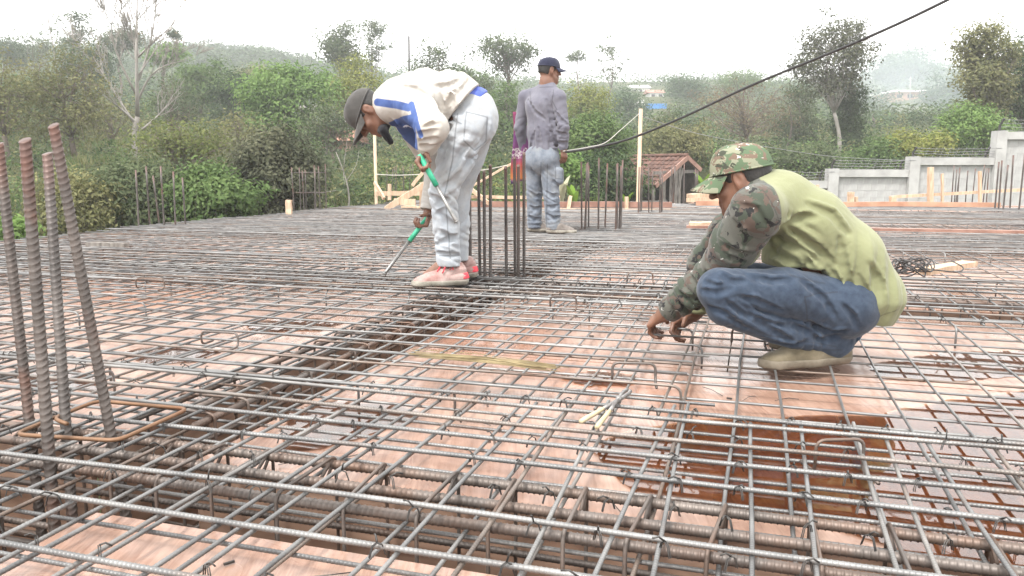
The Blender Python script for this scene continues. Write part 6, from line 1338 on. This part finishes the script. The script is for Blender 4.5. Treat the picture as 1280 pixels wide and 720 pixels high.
# cloth beside the standing man
def flag():
    c = at_y(649, 140, 7.9); me_V, Q = [], []; nu, nv = 9, 26; x0 = at_y(641, 140, 7.9); rt = unit(np.array([.8, -.5, 0])); nn = np.cross(rt, [0, 0, 1]); W_, H_ = .17, .70
    for s in (0, 1):
        for j in range(nv):
            for i in range(nu):
                a, b_ = i / (nu - 1), j / (nv - 1); me_V.append(x0 + rt * (W_ * (a * (.55 + .45 * math.sin(1.6 * b_ + .3)) + .12 * math.sin(5 * b_))) - np.array([0, 0, 1.0]) * H_ * b_ * (1 - .06 * a) + nn * (.025 * math.sin(a * 9 + 3 * b_) - .004 * s))
    n = nu * nv
    for j in range(nv - 1):
        for i in range(nu - 1): A = j * nu + i; Q += [[A, A + 1, A + nu + 1, A + nu], [n + A, n + A + nu, n + A + nu + 1, n + A + 1]]
    for j in range(nv - 1):
        for i in (0, nu - 1): A = j * nu + i; Q.append([A, A + nu, n + A + nu, n + A])
    for i in range(nu - 1): A = (nv - 1) * nu + i; Q += [[A, A + 1, n + A + 1, n + A], [i, n + i, n + i + 1, i + 1]]
    m, t, b = new_mat('printed purple and orange cloth'); tc = t.nodes.new('ShaderNodeTexCoord'); sp = t.nodes.new('ShaderNodeSeparateXYZ'); t.links.new(tc.outputs['Generated'], sp.inputs[0])
    v = mathn(t, 'ADD', sp.outputs[2], mathn(t, 'MULTIPLY', noise(t, 7, 3), .25)); c_ = ramp(t, v, [(.12, (.05, .03, .12)), (.2, (.34, .12, .025)), (.36, (.25, .04, .035)), (.5, (.11, .02, .085)), (.8, (.085, .02, .095)), (.95, (.16, .02, .07))])
    w = ramp(t, mathn(t, 'MULTIPLY', noise(t, 40, 2), ramp(t, sp.outputs[2], [(.33, 0.), (.36, 1.), (.5, 1.), (.53, 0.)])), [(.5, 0.), (.55, 1.)]); t.links.new(mix(t, w, c_, (.34, .3, .3)), b.inputs['Base Color']); b.inputs['Roughness'].default_value = .8
    tag(link('cloth', mesh_np('cloth', me_V, Q, True), m, origin=c), 'purple and orange printed cloth hanging beside the standing man', 'cloth')
flag()
# young plants past the far edge
M_BANANA = m_leaf('young banana leaf', (.1, .2, .03), (.18, .28, .06)); M_STRAWL = m_leaf('bleached seed head', (.3, .3, .2), (.42, .42, .32))
def sprout(label, px, y0, y1, Y, n, m, w, seed):
    rs = np.random.default_rng(seed); f = at_y(px, y0, Y); h = at_y(px, y1, Y)[2] - f[2]; root = thing('seedling', f, label, 'plant')
    for k in range(n):
        az = rs.uniform(0, 6.28); ln = h * rs.uniform(.7, 1.15); d = np.array([math.cos(az), math.sin(az), 0]); sd = np.array([-d[1], d[0], 0]); V = []; L_ = 7
        for j in range(L_):
            t_ = j / (L_ - 1); c = f + d * ln * .38 * t_ ** 1.6 + np.array([0, 0, ln * (t_ - .22 * t_ ** 3)]); ww = w * math.sin(math.pi * (.08 + .9 * t_)) ** .8; V += [c - sd * ww + [0, 0, ww * .3], c, c + sd * ww + [0, 0, ww * .3]]
        Q = [[j * 3 + i, j * 3 + i + 1, j * 3 + i + 4, j * 3 + i + 3] for j in range(L_ - 1) for i in (0, 1)]; link('leaf', mesh_np('leaf', V, Q, True), m, root)
sprout('pale feathery reed plumes right of the legs of the standing man', 702, 258, 214, 14.6, 6, M_STRAWL, .05, 1); sprout('light green upright seedling right of the standing man', 717, 262, 222, 14.6, 6, M_BANANA, .06, 2); sprout('bright young banana plant against the tiled shed', 881, 250, 203, 17, 6, M_BANANA, .11, 3); sprout('small pale plant between the starter bars left of the shed', 783, 262, 232, 14.6, 5, M_BANANA, .05, 4)

# scraps of wire, chips and crumbs on the plywood
mb = MB(); rs_ = np.random.default_rng(77)
for k in range(420):
    u, v = .3 + 5.5 * rs_.random() ** 1.6, rs_.uniform(-4.5, 4.5); p = G(u, v, ZP + .003)
    if any(abs(u - b) < .2 for b in BU) or any(abs(v - b) < .2 for b in BV): continue
    a = rs_.uniform(0, 6.3); d = np.array([math.cos(a), math.sin(a), 0])
    if k % 3: L_ = rs_.uniform(.015, .06); mb.tube(np.array([p - d * L_, p + [rs_.normal(0, .006), rs_.normal(0, .006), .004], p + d * L_]), .0012, 4)
    else: mb.box(p, (rs_.uniform(.006, .022), rs_.uniform(.004, .012), .004), np.array([d, [-d[1], d[0], 0], [0, 0, 1]]))
link('wire_scraps', mb.mesh('wire_scraps'), M_TIE, kind='stuff')
haze_box('haze', (-520, -60, -9), (520, 420, 75), .0016, (.93, .95, .97))
smoke(at_y(1150, 135, 86), (6.5, 9, 7.5), .013); smoke(at_y(1120, 96, 128), (8, 9, 6), .012)
